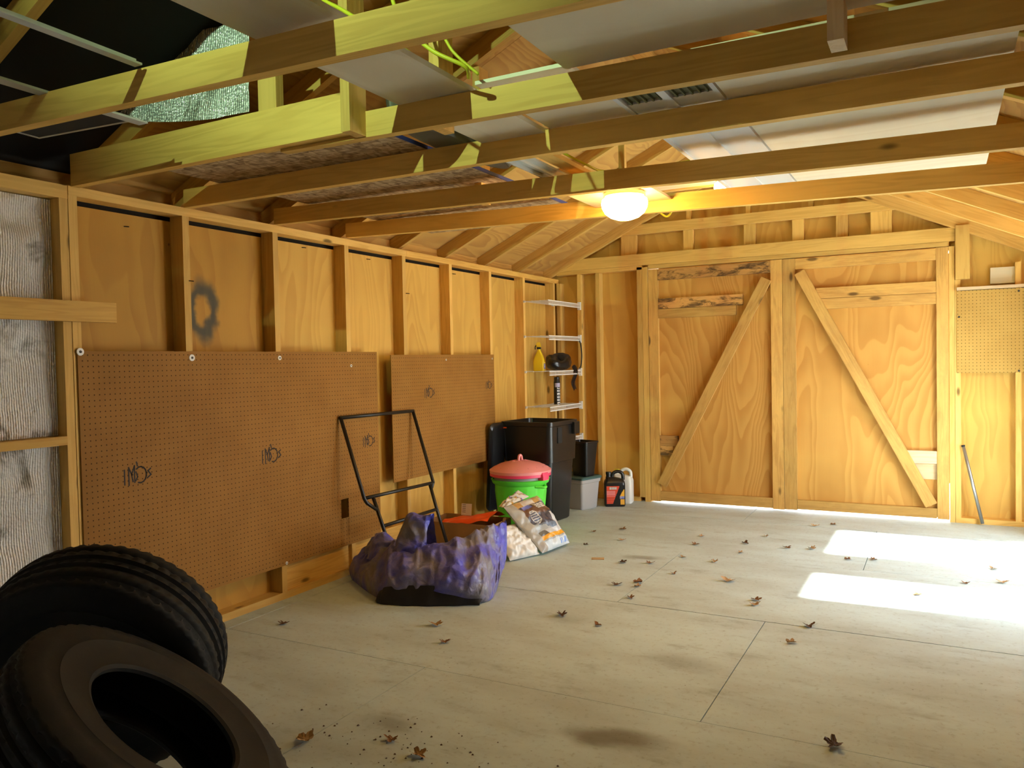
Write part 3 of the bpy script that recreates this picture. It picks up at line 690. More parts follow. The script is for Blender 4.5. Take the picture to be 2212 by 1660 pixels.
def pegboard(label, x, y0, y1, z0, z1, washers, stamps, notch=None):
    cy, cz = (y0 + y1) / 2, (z0 + z1) / 2
    t = thing('pegboard', label, 'pegboard', (x, cy, cz))
    t.matrix_basis = Matrix(((0, 0, 1, x), (1, 0, 0, cy), (0, 1, 0, cz), (0, 0, 0, 1)))
    hx, hy = (y1 - y0) / 2, (z1 - z0) / 2
    if notch:
        a0, a1, b0, b1 = notch[0] - cy, notch[1] - cy, notch[2] - cz, notch[3] - cz
        xs, ys = [-hx, a0, a1, hx], [-hy, b0, b1, hy]; v = []; f = []
        for d in (0.0, 0.006):
            for j in range(4):
                for i in range(4): v.append((xs[i], ys[j], d))
        for j in range(3):
            for i in range(3):
                if (i, j) == (1, 1): continue
                q = (j * 4 + i, j * 4 + i + 1, (j + 1) * 4 + i + 1, (j + 1) * 4 + i)
                f.append(tuple(reversed(q))); f.append(tuple(k + 16 for k in q))
        ring = [(i, i + 1) for i in (0, 1, 2)] + [(3, 7), (7, 11), (11, 15), (15, 14), (14, 13), (13, 12), (12, 8), (8, 4), (4, 0), (5, 9), (9, 10), (10, 6), (6, 5)]
        f += [(a, b, b + 16, a + 16) for a, b in ring]
        link('board', from_py('pegboard', v, f), 'peg', t)
    else: bx('board', -hx, hx, -hy, hy, 0, 0.006, 'peg', t, 'x')
    for (y, z, r) in washers:
        w = link('washer', disc(r, 0.003), 'washer', t, (y - cy, z - cz, 0.006)); link('screw', disc(r * 0.36, 0.0022, 10), 'nail', w, (0, 0, 0.003))
    for (y, z, s_) in stamps:
        s = link('stamp', STAMP, 'ink', t, (y - cy, z - cz, 0.0065)); s.scale = (s_, s_, 1)
    return t
pegboard('large brown pegboard with ink stamps on the left wall', 0.001, -0.018, 2.082, 0.195, 1.424,
         [(-0.006, 1.421, 0.017), (0.585, 1.392, 0.017), (1.19, 1.388, 0.013), (1.815, 1.335, 0.009), (1.20, 0.207, 0.009)], [(0.26, 0.845, 0.95), (1.11, 0.842, 0.95), (1.98, 0.838, 0.8)], (1.686, 1.757, 0.373, 0.494))
pegboard('smaller brown pegboard beside the wheeled bin', 0.001, 2.238, 3.672, 0.522, 1.404, [(2.93, 1.365, 0.007), (3.64, 1.37, 0.007)], [(2.70, 1.125, 0.85), (3.58, 1.15, 0.7)])
t = thing('pegboard', 'light tan pegboard on the back wall right of the doors', 'pegboard', (3.80, YB - 0.007, 1.50))
t.matrix_basis = Matrix(((1, 0, 0, 3.80), (0, 0, -1, YB - 0.001), (0, 1, 0, 1.50), (0, 0, 0, 1)))
bx('board', -0.356, 0.345, -0.318, 0.322, 0, 0.006, 'peg_light', t, 'x')
for (x, y) in ((-0.34, 0.12), (0.055, -0.305), (0.055, 0.30)): link('screw', disc(0.008, 0.002, 10), 'nail', t, (x, y, 0.006))

# ------------------------------------------------------------------ wire shelves in the corner
wire_r = 0.0026
def shelf_deck():
    v = []; f = []
    def rod(a, b, r=wire_r):
        m = tube_mesh([a, b], r, 4); k = len(v)
        v.extend([tuple(q.co) for q in m.vertices]); f.extend([tuple(i + k for i in p.vertices) for p in m.polygons]); bpy.data.meshes.remove(m)
    for k in range(28):
        y = -0.34 + k * 0.68 / 27; rod((-0.12, y, 0), (0.125, y, 0), 0.0027)
    for x in (-0.12, -0.04, 0.04, 0.122): rod((x, -0.35, 0), (x, 0.35, 0), 0.0045)
    return from_py('shelf_deck', v, f)
def shelf_lip():
    v = []; f = []
    def rod(a, b, r):
        m = tube_mesh([a, b], r, 4); k = len(v)
        v.extend([tuple(q.co) for q in m.vertices]); f.extend([tuple(i + k for i in p.vertices) for p in m.polygons]); bpy.data.meshes.remove(m)
    for k in range(40):
        y = -0.34 + k * 0.68 / 39; rod((0.122, y, 0), (0.124, y, -0.034), 0.0028)
    rod((0.124, -0.35, -0.034), (0.124, 0.35, -0.034), 0.006); rod((0.122, -0.35, 0), (0.122, 0.35, 0), 0.006)
    return from_py('shelf_lip', v, f)
DK, LP = shelf_deck(), shelf_lip()
words = ('topmost empty', 'second from top, bare', 'third from top, holding the yellow spray bottle', 'fourth from top, holding the black can', 'lowest, behind the wheeled bin')
for z, w in zip((1.885, 1.567, 1.246, 0.924, 0.612), words):
    t = thing('wire_shelf', 'white wire corner shelf, ' + w, 'shelf', (0.128, 4.590, z), group='white wire corner shelves')
    link('deck', DK, 'white', t); link('front_lip', LP, 'white', t)
    bx('end_bracket', 0.105, 0.132, 0.345, 0.374, -0.055, 0.020, 'white', t)
    bx('wall_clip', -0.128, -0.112, -0.350, -0.330, -0.012, 0.008, 'white', t); bx('wall_clip', -0.128, -0.112, 0.250, 0.270, -0.012, 0.008, 'white', t)

def can_paint(seed, rows):
    rnd = random.Random(seed)
    return [[rnd.random() for _ in range(24)] for _ in range(rows)]
# yellow spray bottle
t = thing('spray_bottle', 'yellow trigger spray bottle on a wire shelf', 'bottle', (0.115, 4.315, 1.2495), (0, 0, 0.2))
link('body', loft([rrect(hx, hy, r, z, 5) for hx, hy, r, z in ((0.045, 0.030, 0.012, 0), (0.050, 0.033, 0.015, 0.01), (0.050, 0.033, 0.015, 0.09), (0.040, 0.028, 0.015, 0.13), (0.024, 0.020, 0.012, 0.165), (0.014, 0.014, 0.010, 0.185), (0.014, 0.014, 0.010, 0.20))], True, True, 'bottle', True), 'yellow_plastic', t)
def lab(u, v):
    if 0.15 < v < 0.75 and 0.12 < u < 0.88 and int(u * 12 + v * 5) % 2: return (0.62, 0.60, 0.66)
    return (0.16, 0.13, 0.30) if v < 0.85 else (0.78, 0.62, 0.05)
link('label', grid_mesh(lambda u, v: (0.0515, -0.026 + 0.052 * u, 0.02 + 0.062 * v), 14, 10, 'label', lab, False), 'print', t)
bx('collar', -0.016, 0.016, -0.016, 0.016, 0.20, 0.218, 'black_matte', t)
link('trigger_head', loft([[(x, y, z) for x, y, z in ((-0.018, -0.011, 0.218), (0.020, -0.011, 0.218), (0.020, 0.011, 0.218), (-0.018, 0.011, 0.218))], [(x, y, z) for x, y, z in ((-0.024, -0.010, 0.248), (0.016, -0.010, 0.252), (0.016, 0.010, 0.252), (-0.024, 0.010, 0.248))], [(x, y, z) for x, y, z in ((-0.012, -0.008, 0.262), (0.010, -0.008, 0.264), (0.010, 0.008, 0.264), (-0.012, 0.008, 0.262))]]), 'yellow_cap', t)
link('trigger', tube_mesh(curve_pts([(-0.020, 0, 0.240), (-0.034, 0, 0.222), (-0.034, 0, 0.198)], 4), 0.005, 6), 'black_matte', t)
# black bag
def bagf(u, v):
    a = 2 * math.pi * u; ph = math.pi * v
    r = math.sin(ph) ** 0.6; z = 0.065 * (1 - math.cos(ph)) if v > 0.5 else 0.065 * (1 - math.cos(ph)) * 0.9
    d = Vector((math.cos(a) * 0.105 * r, math.sin(a) * 0.18 * r, z))
    n_ = noise.noise(d * 16 + Vector((3, 1, 2))) * 0.02 + noise.noise(d * 38) * 0.007
    k = 1 + n_ * 6
    return (d.x * k, d.y * k, max(0.0, d.z * (1 + n_ * 8) * (1.0 - 0.25 * math.cos(a * 2 + 1))))
t = thing('plastic_bag', 'crumpled black plastic bag with a strip hanging over a wire shelf', 'bag', (0.150, 4.66, 1.2495))
link('body', grid_mesh(bagf, 36, 18), 'black_bag', t)
link('hanging_flap', grid_mesh(lambda u, v: (0.090 + 0.015 * math.sin(v * 7) + 0.005 * u, 0.10 + (0.10 - 0.03 * v) * u + 0.02 * v, 0.03 - 0.23 * v + 0.02 * math.sin(u * 3)), 6, 18), 'black_bag', t)
# black can
t = thing('aerosol_can', 'tall black can with white lettering on a wire shelf', 'can', (0.155, 4.60, 0.9275), (0, 0, -0.9))
R_ = 0.030
def canp(u, v):
    u = (u + 0.25) % 1
    if 0.78 < v < 0.95: return (0.45, 0.43, 0.60) if 0.10 < u < 0.42 else (0.06, 0.06, 0.07)
    if 0.22 < u < 0.40 and 0.05 < v < 0.74:
        k = (v * 7.5) % 1
        if 0.22 < k < 0.85 and not (0.45 < k < 0.62 and 0.27 < u < 0.35): return (0.72, 0.70, 0.68)
    return (0.012, 0.012, 0.012)
link('body', grid_mesh(lambda u, v: (R_ * math.cos(2 * math.pi * u), R_ * math.sin(2 * math.pi * u), 0.215 * v), 36, 40, 'can', canp), 'print', t)
link('cap', lathe([(0.0301, 0.215), (0.027, 0.222), (0.026, 0.258), (0.022, 0.262), (0.0, 0.262)], 24), 'black_plastic', t)
link('base_ring', lathe([(0.0, 0.0), (0.0305, 0.0), (0.0305, 0.006), (0.030, 0.008)], 24), 'zinc', t)
tag(link('cord', tube_mesh(curve_pts([(0.245, 4.925, 1.545), (0.262, 4.93, 1.50), (0.268, 4.94, 1.40), (0.262, 4.935, 1.30), (0.250, 4.925, 1.262)], 8), 0.006, 7), 'black_matte'), 'black cord hanging between two wire shelf brackets', 'cord')

# ------------------------------------------------------------------ wheeled bin
t = thing('wheeled_bin', 'tall black wheeled rubbish bin standing open in the corner', 'bin', (0.320, 3.885, 0), (0, 0, -0.10))
rings = [rrect(0.185, 0.165, 0.05, 0.0), rrect(0.195, 0.175, 0.05, 0.012), rrect(0.222, 0.205, 0.05, 0.50), rrect(0.236, 0.219, 0.05, 0.505), rrect(0.245, 0.229, 0.045, 0.80), rrect(0.252, 0.236, 0.045, 0.805), rrect(0.252, 0.236, 0.045, 0.838), rrect(0.238, 0.222, 0.04, 0.838), rrect(0.234, 0.218, 0.04, 0.80), rrect(0.18, 0.16, 0.04, 0.03)]
link('body', loft(rings, True, True, 'bin_body', True), 'black_plastic', t)
bx('pocket', 0.243, 0.249, -0.115, -0.050, 0.66, 0.79, 'black_matte', t); bx('side_handle', 0.25, 0.272, 0.12, 0.21, 0.72, 0.82, 'black_plastic', t)
link('handle', tube_mesh([(-0.20, 0.235, 0.80), (-0.20, 0.275, 0.82), (0.20, 0.275, 0.82), (0.20, 0.235, 0.80)], 0.014, 8), 'black_plastic', t)
for sx in (-1, 1):
    w = link('wheel', disc(0.06, 0.045, 24), 'black_matte', t, (sx * 0.12 - 0.0225, 0.165, 0.06), (0, math.pi / 2, 0)); link('hub', disc(0.03, 0.05, 12), 'zinc', w, (0, 0, -0.001))
lid = link('lid', loft([rrect(0.11, 0.36, 0.04, 0.0), rrect(0.112, 0.37, 0.05, 0.012), rrect(0.10, 0.35, 0.05, 0.028)], True, True, 'lid', True), 'black_plastic', t)
lid.matrix_basis = Matrix.Translation((-0.262, -0.300, 0.465)) @ Matrix.Rotation(math.radians(4), 4, 'Y') @ Matrix(((0, 0, 1, 0), (1, 0, 0, 0), (0, 1, 0, 0), (0, 0, 0, 1)))
bx('orange_tab', -0.212, -0.180, -0.2375, -0.2345, 0.782, 0.792, 'orange', t, 'x')

# ------------------------------------------------------------------ lime can with pink lid
t = thing('dustbin', 'lime green dustbin with a pink domed lid', 'bin', (0.405, 3.355, 0))
def ribs(r, z, a): return 0.006 * max(0.0, math.cos(a * 14)) ** 2 if 0.03 < z < 0.33 and r > 0.15 else 0.0
link('body', lathe([(0.0, 0.0), (0.155, 0.0), (0.165, 0.012), (0.185, 0.20), (0.198, 0.32), (0.203, 0.37), (0.204, 0.38), (0.222, 0.392), (0.228, 0.412), (0.234, 0.420), (0.218, 0.424), (0.200, 0.38), (0.160, 0.05), (0.0, 0.03)], 84, mod=ribs), 'green', t)
link('neck', lathe([(0.208, 0.415), (0.210, 0.452)], 60), 'tote', t)
lid = link('lid', lathe([(0.228, 0.468), (0.243, 0.470), (0.245, 0.492), (0.232, 0.500), (0.222, 0.508), (0.160, 0.538), (0.080, 0.558), (0.0, 0.564)], 60), 'pink', t)
for k in range(16):
    a = k * math.pi / 8
    board('rib', (0.05 * math.cos(a), 0.05 * math.sin(a), 0.5625), (0.205 * math.cos(a), 0.205 * math.sin(a), 0.5175), 0.004, 0.004, 'pink', lid)
link('knob', tube_mesh(curve_pts([(-0.004, -0.02, 0.556), (-0.004, -0.012, 0.592), (0.0, 0, 0.602), (0.004, 0.012, 0.592), (0.004, 0.02, 0.556)], 5), 0.011, 8), 'pink', lid)
link('lid_rim', lathe([(0.236, 0.446), (0.241, 0.448), (0.241, 0.470), (0.236, 0.470)], 60), 'hotpink', t)
for a in (math.radians(-12), math.radians(168)):
    c_ = link('clip', loft([rrect(0.030, 0.036, 0.006, 0.0), rrect(0.032, 0.038, 0.006, 0.03), rrect(0.022, 0.034, 0.006, 0.058)], True, True, 'clip', True), 'hotpink', t, (0.226 * math.cos(a), 0.226 * math.sin(a), 0.424), (0, 0, a))
    link('handle', tube_mesh(curve_pts([(0.20 * math.cos(a + 0.3), 0.20 * math.sin(a + 0.3), 0.375), (0.25 * math.cos(a), 0.25 * math.sin(a), 0.370), (0.20 * math.cos(a - 0.3), 0.20 * math.sin(a - 0.3), 0.375)], 6), 0.010, 7), 'green', t)

# ------------------------------------------------------------------ tote, waste basket, jugs
t = thing('storage_tote', 'grey plastic storage tote with a dark teal lid', 'tote', (0.370, 4.490, 0), (0, 0, -0.30))
link('body', loft([rrect(0.170, 0.105, 0.02, 0), rrect(0.175, 0.110, 0.02, 0.01), rrect(0.193, 0.125, 0.02, 0.235), rrect(0.201, 0.132, 0.02, 0.24), rrect(0.204, 0.135, 0.02, 0.272)], True, True, 'tote', True), 'tote', t)
link('lid', loft([rrect(0.210, 0.141, 0.02, 0.270), rrect(0.212, 0.143, 0.02, 0.286), rrect(0.200, 0.131, 0.02, 0.296), rrect(0.195, 0.126, 0.02, 0.290)], True, True, 'tote_lid', True), 'tote_lid', t)
t = thing('waste_basket', 'small black waste basket standing on the storage tote', 'waste basket', (0.465, 4.475, 0.2965), (0, 0, -0.30))
link('body', loft([rrect(0.082, 0.062, 0.02, 0), rrect(0.108, 0.088, 0.022, 0.295), rrect(0.115, 0.095, 0.022, 0.298), rrect(0.116, 0.096, 0.022, 0.312), rrect(0.105, 0.085, 0.02, 0.312), rrect(0.08, 0.06, 0.018, 0.012)], True, True, 'basket', True), 'black_plastic', t)
def jug(label, loc, rz, mat, cap, printed):
    t = thing('jug', label, 'jug', loc, (0, 0, rz), 'gallon jugs by the back wall')
    link('body', loft([rrect(0.088, 0.056, 0.02, 0), rrect(0.094, 0.062, 0.025, 0.012), rrect(0.094, 0.062, 0.025, 0.205), rrect(0.090, 0.058, 0.025, 0.225), rrect(0.078, 0.045, 0.025, 0.250), rrect(0.035, 0.030, 0.02, 0.268, 5, -0.045)], True, True, 'jug', True), mat, t)
    link('neck', lathe([(0.026, 0.255), (0.022, 0.285), (0.022, 0.292)], 20), mat, t, (-0.052, 0, 0))
    link('cap', lathe([(0.0, 0.288), (0.026, 0.288), (0.027, 0.310), (0.024, 0.314), (0.0, 0.314)], 20), cap, t, (-0.052, 0, 0))
    link('handle', tube_mesh(curve_pts([(-0.020, 0, 0.262), (-0.008, 0, 0.300), (0.035, 0, 0.315), (0.074, 0, 0.292), (0.080, 0, 0.238)], 6), 0.016, 8), mat, t)
    if printed:
        def pp(u, v):
            e = 0.98 - 0.42 * (1 - v)                 # slanted edge of the red field
            if 0.04 < u < e - 0.22 + 0.0 and 0.05 < v < 0.96:
                if 0.78 < v < 0.90 and 0.16 < u < 0.58: return (0.55, 0.62, 0.58) if int(u * 34) % 3 else (0.40, 0.16, 0.12)
                if 0.715 < v < 0.735: return (0.02, 0.01, 0.01)
                if 0.42 < v < 0.70 and u < 0.50: return (0.78, 0.26, 0.26) if int(v * 26) % 2 else (0.66, 0.10, 0.07)
                if v < 0.36 and int(v * 30) % 3 == 0 and u < 0.42: return (0.40, 0.05, 0.04)
                return (0.68, 0.075, 0.035)
            if u > 0.74 and v < 0.78:
                if 0.30 < v < 0.42: return (0.08, 0.10, 0.42) if int(u * 30) % 2 else (0.45, 0.48, 0.62)
                if v < 0.28 and u > 0.78: return (0.75, 0.38, 0.05)
                if v > 0.42 and u > 0.74 + (v - 0.42) * 0.62: return (0.80, 0.42, 0.04)
            return (0.012, 0.012, 0.012)
        link('label', grid_mesh(lambda u, v: (-0.083 + 0.166 * u, -0.0632, 0.020 + 0.178 * v), 36, 40, 'label', pp, False), 'print_gloss', t)
    return t
jug('black jug with a red and orange label by the back wall', (0.690, 4.66, 0), 0.48, 'black_plastic', 'black_plastic', True)
jug('white jug with a yellow cap behind the black jug', (0.700, 4.850, 0), 0.10, 'white', 'yellow_cap', False)

# ------------------------------------------------------------------ black tube frame leaning on the wall
t = thing('steel_frame', 'black steel tube frame leaning on the pegboard', 'frame', (0, 0, 0))
def tb(n, pts, r=0.0115): return link(n, tube_mesh(pts, r, 8), 'black_metal', t)
tb('side_tube', [(0.026, 1.68, 1.011), (0.180, 1.700, 0.509), (0.188, 1.715, 0.48), (0.208, 1.785, 0.428)])
tb('side_tube', [(0.027, 2.453, 1.005), (0.183, 2.459, 0.501), (0.192, 2.418, 0.462)])
tb('top_tube', [(0.026, 1.672, 1.011), (0.027, 2.460, 1.005)])
tb('leg_tube', [(0.182, 1.785, 0.504), (0.236, 1.806, 0.322), (0.331, 1.83, 0.012)])
tb('leg_tube', [(0.184, 2.412, 0.500), (0.236, 2.416, 0.324), (0.331, 2.43, 0.012)])
tb('cross_tube', [(0.180, 1.705, 0.511), (0.183, 2.455, 0.501)]); tb('cross_tube', [(0.236, 1.806, 0.322), (0.236, 2.416, 0.324)])

# ------------------------------------------------------------------ blue tarp
ctrl = [[(0.10, 1.66, 0.0), (0.542, 1.400, 0.0), (0.804, 1.495, 0.0), (1.081, 1.601, 0.0), (1.044, 1.809, 0.0)],
        [(0.050, 1.70, 0.06), (0.551, 1.400, 0.09), (0.835, 1.440, 0.095), (1.086, 1.555, 0.08), (1.035, 1.873, 0.05)],
        [(0.096, 1.76, 0.16), (0.57, 1.455, 0.19), (0.845, 1.50, 0.20), (1.043, 1.66, 0.19), (0.965, 2.08, 0.13)],
        [(0.13, 1.80, 0.20), (0.56, 1.55, 0.25), (0.79, 1.60, 0.28), (0.944, 1.80, 0.30), (0.951, 2.12, 0.27)],
        [(0.20, 1.85, 0.19), (0.57, 1.64, 0.27), (0.79, 1.66, 0.29), (0.910, 1.90, 0.325), (0.935, 2.13, 0.335)],
        [(0.25, 1.93, 0.06), (0.50, 1.80, 0.12), (0.70, 1.85, 0.13), (0.80, 2.00, 0.16), (0.86, 2.16, 0.22)],
        [(0.27, 2.00, 0.0), (0.48, 1.90, 0.01), (0.66, 1.95, 0.01), (0.76, 2.05, 0.01), (0.84, 2.16, 0.01)]]
def cr_(p0, p1, p2, p3, t): return 0.5 * ((2 * p1) + (-p0 + p2) * t + (2 * p0 - 5 * p1 + 4 * p2 - p3) * t * t + (-p0 + 3 * p1 - 3 * p2 + p3) * t ** 3)
def spline(pts, t):
    n = len(pts) - 1; s_ = min(t * n, n - 1e-6); i = int(s_); g = lambda k: pts[max(0, min(n, k))]
    return cr_(g(i - 1), g(i), g(i + 1), g(i + 2), s_ - i)
CV = [[Vector(p) for p in r_] for r_ in ctrl]
def ridged(p): return 1 - abs(noise.noise(p)) * 2
def tarpf(u, v):
    p = spline([spline(r_, u) for r_ in CV], v)
    q = Vector((p.x * 4.5 + p.z * 2, p.y * 4.5 - p.z * 3, p.z * 4.0))
    q2 = Vector((q.x * 0.75 + q.y * 0.9, q.y * 0.5 - q.x * 0.35, q.z * 0.6))
    w = ridged(q2 * 1.3) * 0.036 + ridged(q2 * 2.9 + Vector((5, 2, 1))) * 0.028 + ridged(q * 3.6 + Vector((1, 7, 3))) * 0.014 + noise.noise(q * 9) * 0.003 - 0.012
    e = min(1, v * 5)
    p = p + Vector((0.35, -0.55, 0.75)) * (w - 0.012) * e
    p.z = max(0.003, p.z); p.x = max(0.012, p.x)
    return tuple(p)
t = thing('tarp', 'crumpled dirty blue tarpaulin heaped on the floor', 'tarp', (0, 0, 0))
link('sheet', grid_mesh(tarpf, 110, 100), 'tarp', t)
# folded front hem, its dark lining showing
def hemf(u, v):
    p = spline([Vector((0.515, 1.405, 0)), Vector((0.60, 1.385, 0)), Vector((0.82, 1.455, 0)), Vector((1.085, 1.588, 0))], u)
    h = 0.105 * math.sin(math.pi * min(1, u * 1.6 + 0.15) * 0.5) * (1 - 0.75 * max(0, u - 0.8) / 0.2)
    return (p.x + 0.006 * math.sin(u * 40), p.y - 0.045 + 0.03 * v * v + 0.006 * noise.noise(Vector((u * 9, v, 0))), 0.003 + h * v)
link('folded_hem', grid_mesh(hemf, 70, 8), 'tarp_in', t)
FL = [[(0.44, 1.56, 0.14), (0.50, 1.505, 0.19), (0.60, 1.50, 0.19), (0.70, 1.545, 0.20), (0.73, 1.60, 0.21)],
      [(0.49, 1.58, 0.25), (0.53, 1.545, 0.28), (0.61, 1.535, 0.285), (0.685, 1.575, 0.29), (0.705, 1.61, 0.29)],
      [(0.53, 1.60, 0.37), (0.56, 1.575, 0.385), (0.62, 1.565, 0.39), (0.69, 1.60, 0.39), (0.705, 1.625, 0.395)],
      [(0.565, 1.62, 0.44), (0.595, 1.60, 0.465), (0.64, 1.60, 0.455), (0.71, 1.62, 0.46), (0.735, 1.64, 0.468)],
      [(0.56, 1.68, 0.40), (0.60, 1.67, 0.43), (0.64, 1.67, 0.42), (0.68, 1.68, 0.41), (0.71, 1.68, 0.42)],
      [(0.50, 1.74, 0.22), (0.56, 1.74, 0.22), (0.62, 1.74, 0.22), (0.66, 1.74, 0.22), (0.70, 1.72, 0.22)]]
FV = [[Vector(p) for p in r_] for r_ in FL]
def flapf(u, v):
    p = spline([spline(r_, u) for r_ in FV], v); q = p * 9
    w = ridged(q) * 0.024 + ridged(q * 2.4) * 0.012 + noise.noise(q * 2.6) * 0.006 - 0.012
    return tuple(p + Vector((0.2, -0.8, 0.3)) * (w - 0.006))
link('fold', grid_mesh(flapf, 44, 50), 'tarp', t)
HL = [[(0.13, 1.72, 0.14), (0.24, 1.64, 0.15), (0.36, 1.58, 0.16), (0.47, 1.54, 0.17)], [(0.16, 1.75, 0.22), (0.27, 1.68, 0.26), (0.38, 1.63, 0.24), (0.48, 1.58, 0.22)], [(0.19, 1.80, 0.25), (0.30, 1.74, 0.30), (0.40, 1.70, 0.27), (0.49, 1.64, 0.24)], [(0.24, 1.88, 0.16), (0.33, 1.84, 0.18), (0.42, 1.80, 0.17), (0.50, 1.74, 0.17)]]
HV = [[Vector(p) for p in r_] for r_ in HL]
def humpf(u, v):
    p = spline([spline(r_, u) for r_ in HV], v); w = ridged(p * 10 + Vector((4, 4, 4))) * 0.030 + ridged(p * 21) * 0.014 + noise.noise(p * 24) * 0.007 - 0.015
    return tuple(p + Vector((0.2, -0.7, 0.5)) * (w - 0.008))
link('fold', grid_mesh(humpf, 40, 34), 'tarp', t)
link('eyelet', lathe([(0.006, 0), (0.006, 0.003), (0.013, 0.003), (0.013, 0)], 16), 'brass', t, (0.565, 1.373, 0.028), (math.radians(80), 0, 0.3))

# ------------------------------------------------------------------ cardboard box, paper, sacks
t = thing('cardboard_box', 'open cardboard box behind the tarp', 'box', (0.36, 2.625, 0), (0, 0, 0.06))
hx, hy, hz, th = 0.265, 0.155, 0.225, 0.005
bx('base', -hx, hx, -hy, hy, 0, th, 'card', t, 'x')
for a in ((-hx, hx, -hy, -hy + th), (-hx, hx, hy - th, hy), (-hx, -hx + th, -hy + th, hy - th), (hx - th, hx, -hy + th, hy - th)): bx('side', *a, th, hz, 'card', t, 'z')
def shp(u, v): return (0.30, 0.30, 0.33) if 0.1 < u < 0.45 and int(v * 13) % 2 and v > 0.15 else (0.74, 0.73, 0.76)
o = link('address_label', grid_mesh(lambda u, v: (0.085 * u, 0, 0.085 * v), 12, 13, 'label', shp, False), 'print', t, (-0.135, hy + 0.004 - th - 0.006, hz - 0.005), (math.radians(-8), 0, 0))
def orf(u, v):
    q = noise.noise(Vector((u * 4, v * 4, 2))) * 0.02
    return (-0.20 + 0.41 * u, -0.13 + 0.26 * v, 0.035 + 0.05 * u + 0.03 * math.sin(v * 3.1) * (0.4 + u) + q)
o = tag(link('orange_sheet', grid_mesh(orf, 24, 18), 'orange', None, (0.385, 2.625, 0.165)), 'orange plastic sheet lying in the cardboard box', 'plastic sheet')
def kp(u, v):
    q = noise.noise(Vector((u * 5, v * 5, 7))) * 0.025
    return (0.02 + 0.26 * u + 0.03 * v, 0.06 * math.sin(u * 4) + q, 0.30 * v * (0.55 + 0.55 * u) + 0.02 * math.sin(u * 9))
o = tag(link('paper_bag', grid_mesh(kp, 22, 18), 'kraft', None, (0.575, 2.27, 0.005), (math.radians(-8), 0, -0.1)), 'torn brown paper bag between tarp and printed bag', 'paper bag')

def pillow(corners, th, nu, nv, paint=None, wob=0.012, seed=0, sag=0.0):
    """closed bag: corners BL, BR, TR, TL of its front; thickness along the face normal"""
    a, b, c_, d = [Vector(p) for p in corners]
    nrm = (b - a).cross(d - a).normalized(); v = []; f = []; cols = []
    def pt(u, w, side):
        p = (a * (1 - u) + b * u) * (1 - w) + (d * (1 - u) + c_ * u) * w
        k = (1 - abs(2 * u - 1) ** 3.0) ** 0.6 * (1 - abs(2 * w - 1) ** 3.5) ** 0.6 if 0 < u < 1 and 0 < w < 1 else 0.0
        q = noise.noise(Vector((u * 5 + seed, w * 5, side * 3))) * wob + noise.noise(Vector((u * 13, w * 11 + seed, side))) * wob * 0.5
        p = p + nrm * side * (th * 0.5 * k + q * (0.3 + k)); p.z = max(0.003, p.z); return tuple(p)
    for side in (1, -1):
        k = len(v)
        for j in range(nv + 1):
            for i in range(nu + 1): v.append(pt(i / nu, j / nv, side))
        for j in range(nv):
            for i in range(nu):
                q = (k + j * (nu + 1) + i, k + j * (nu + 1) + i + 1, k + (j + 1) * (nu + 1) + i + 1, k + (j + 1) * (nu + 1) + i)
                f.append(q if side == 1 else tuple(reversed(q))); cols.append(((i + 0.5) / nu, (j + 0.5) / nv, side))
    me = from_py('pillow', v, f, True)
    if paint:
        ca = me.color_attributes.new('print', 'FLOAT_COLOR', 'CORNER')
        for p in me.polygons:
            col = tuple(paint(*cols[p.index])) + (1,)
            for li in p.loop_indices: ca.data[li].color = col
    return me
def litter(u, v, side):
    if side < 0: return (0.40, 0.39, 0.37)
    n_ = noise.noise(Vector((u * 6, v * 6, 1)))
    if u < 0.17: return (0.40, 0.375, 0.33)
    if v < 0.15:
        if u > 0.6 and 0.03 < v < 0.12 and int(u * 30) % 2: return (0.16, 0.30, 0.70)
        return (0.62, 0.68, 0.72)
    if 0.17 < v < 0.245: return (0.78, 0.36, 0.03) if not 0.222 < v < 0.232 else (0.80, 0.62, 0.25)
    if 0.245 <= v < 0.33: return (0.14, 0.13, 0.11) if 0.17 < u < 0.34 and v < 0.325 else (0.56, 0.56, 0.57)
    if v > 0.86: return (0.60, 0.57, 0.52) if n_ < 0.15 else (0.50, 0.30, 0.10)
    if 0.74 < v < 0.85 and 0.48 < u < 0.90: return (0.62, 0.57, 0.48) if int(v * 60) % 2 or int(u * 40) % 4 == 0 else (0.18, 0.15, 0.13)
    if 0.78 < v < 0.86 and 0.24 < u < 0.44: return (0.16, 0.18, 0.45)
    d = math.hypot((u - 0.34) / 0.11, (v - 0.60) / 0.13)
    if d < 1: return (0.55, 0.54, 0.50) if (d > 0.86 or int(v * 70) % 3 == 0) else (0.10, 0.11, 0.16)
    if u > 0.80 and v < 0.62: return (0.60, 0.59, 0.58)
    if 0.64 < v < 0.80: return (0.15, 0.07, 0.04) if n_ > -0.25 else (0.24, 0.15, 0.10)
    if v > 0.44 - 0.12 * (u - 0.5): return (0.075, 0.070, 0.090) if n_ > -0.35 else (0.15, 0.15, 0.18)
    return (0.16, 0.20, 0.27) if (u - 0.3) > (0.46 - v) * 2.6 else (0.40, 0.43, 0.45)
t = thing('litter_bag', 'printed bag with orange stripe slumped against the dustbin', 'bag', (0, 0, 0))
link('bag', pillow([(0.915, 2.690, 0.02), (0.955, 3.055, 0.02), (0.665, 3.120, 0.335), (0.655, 2.620, 0.330)], 0.12, 60, 70, litter, 0.022, 3), 'print_gloss', t)
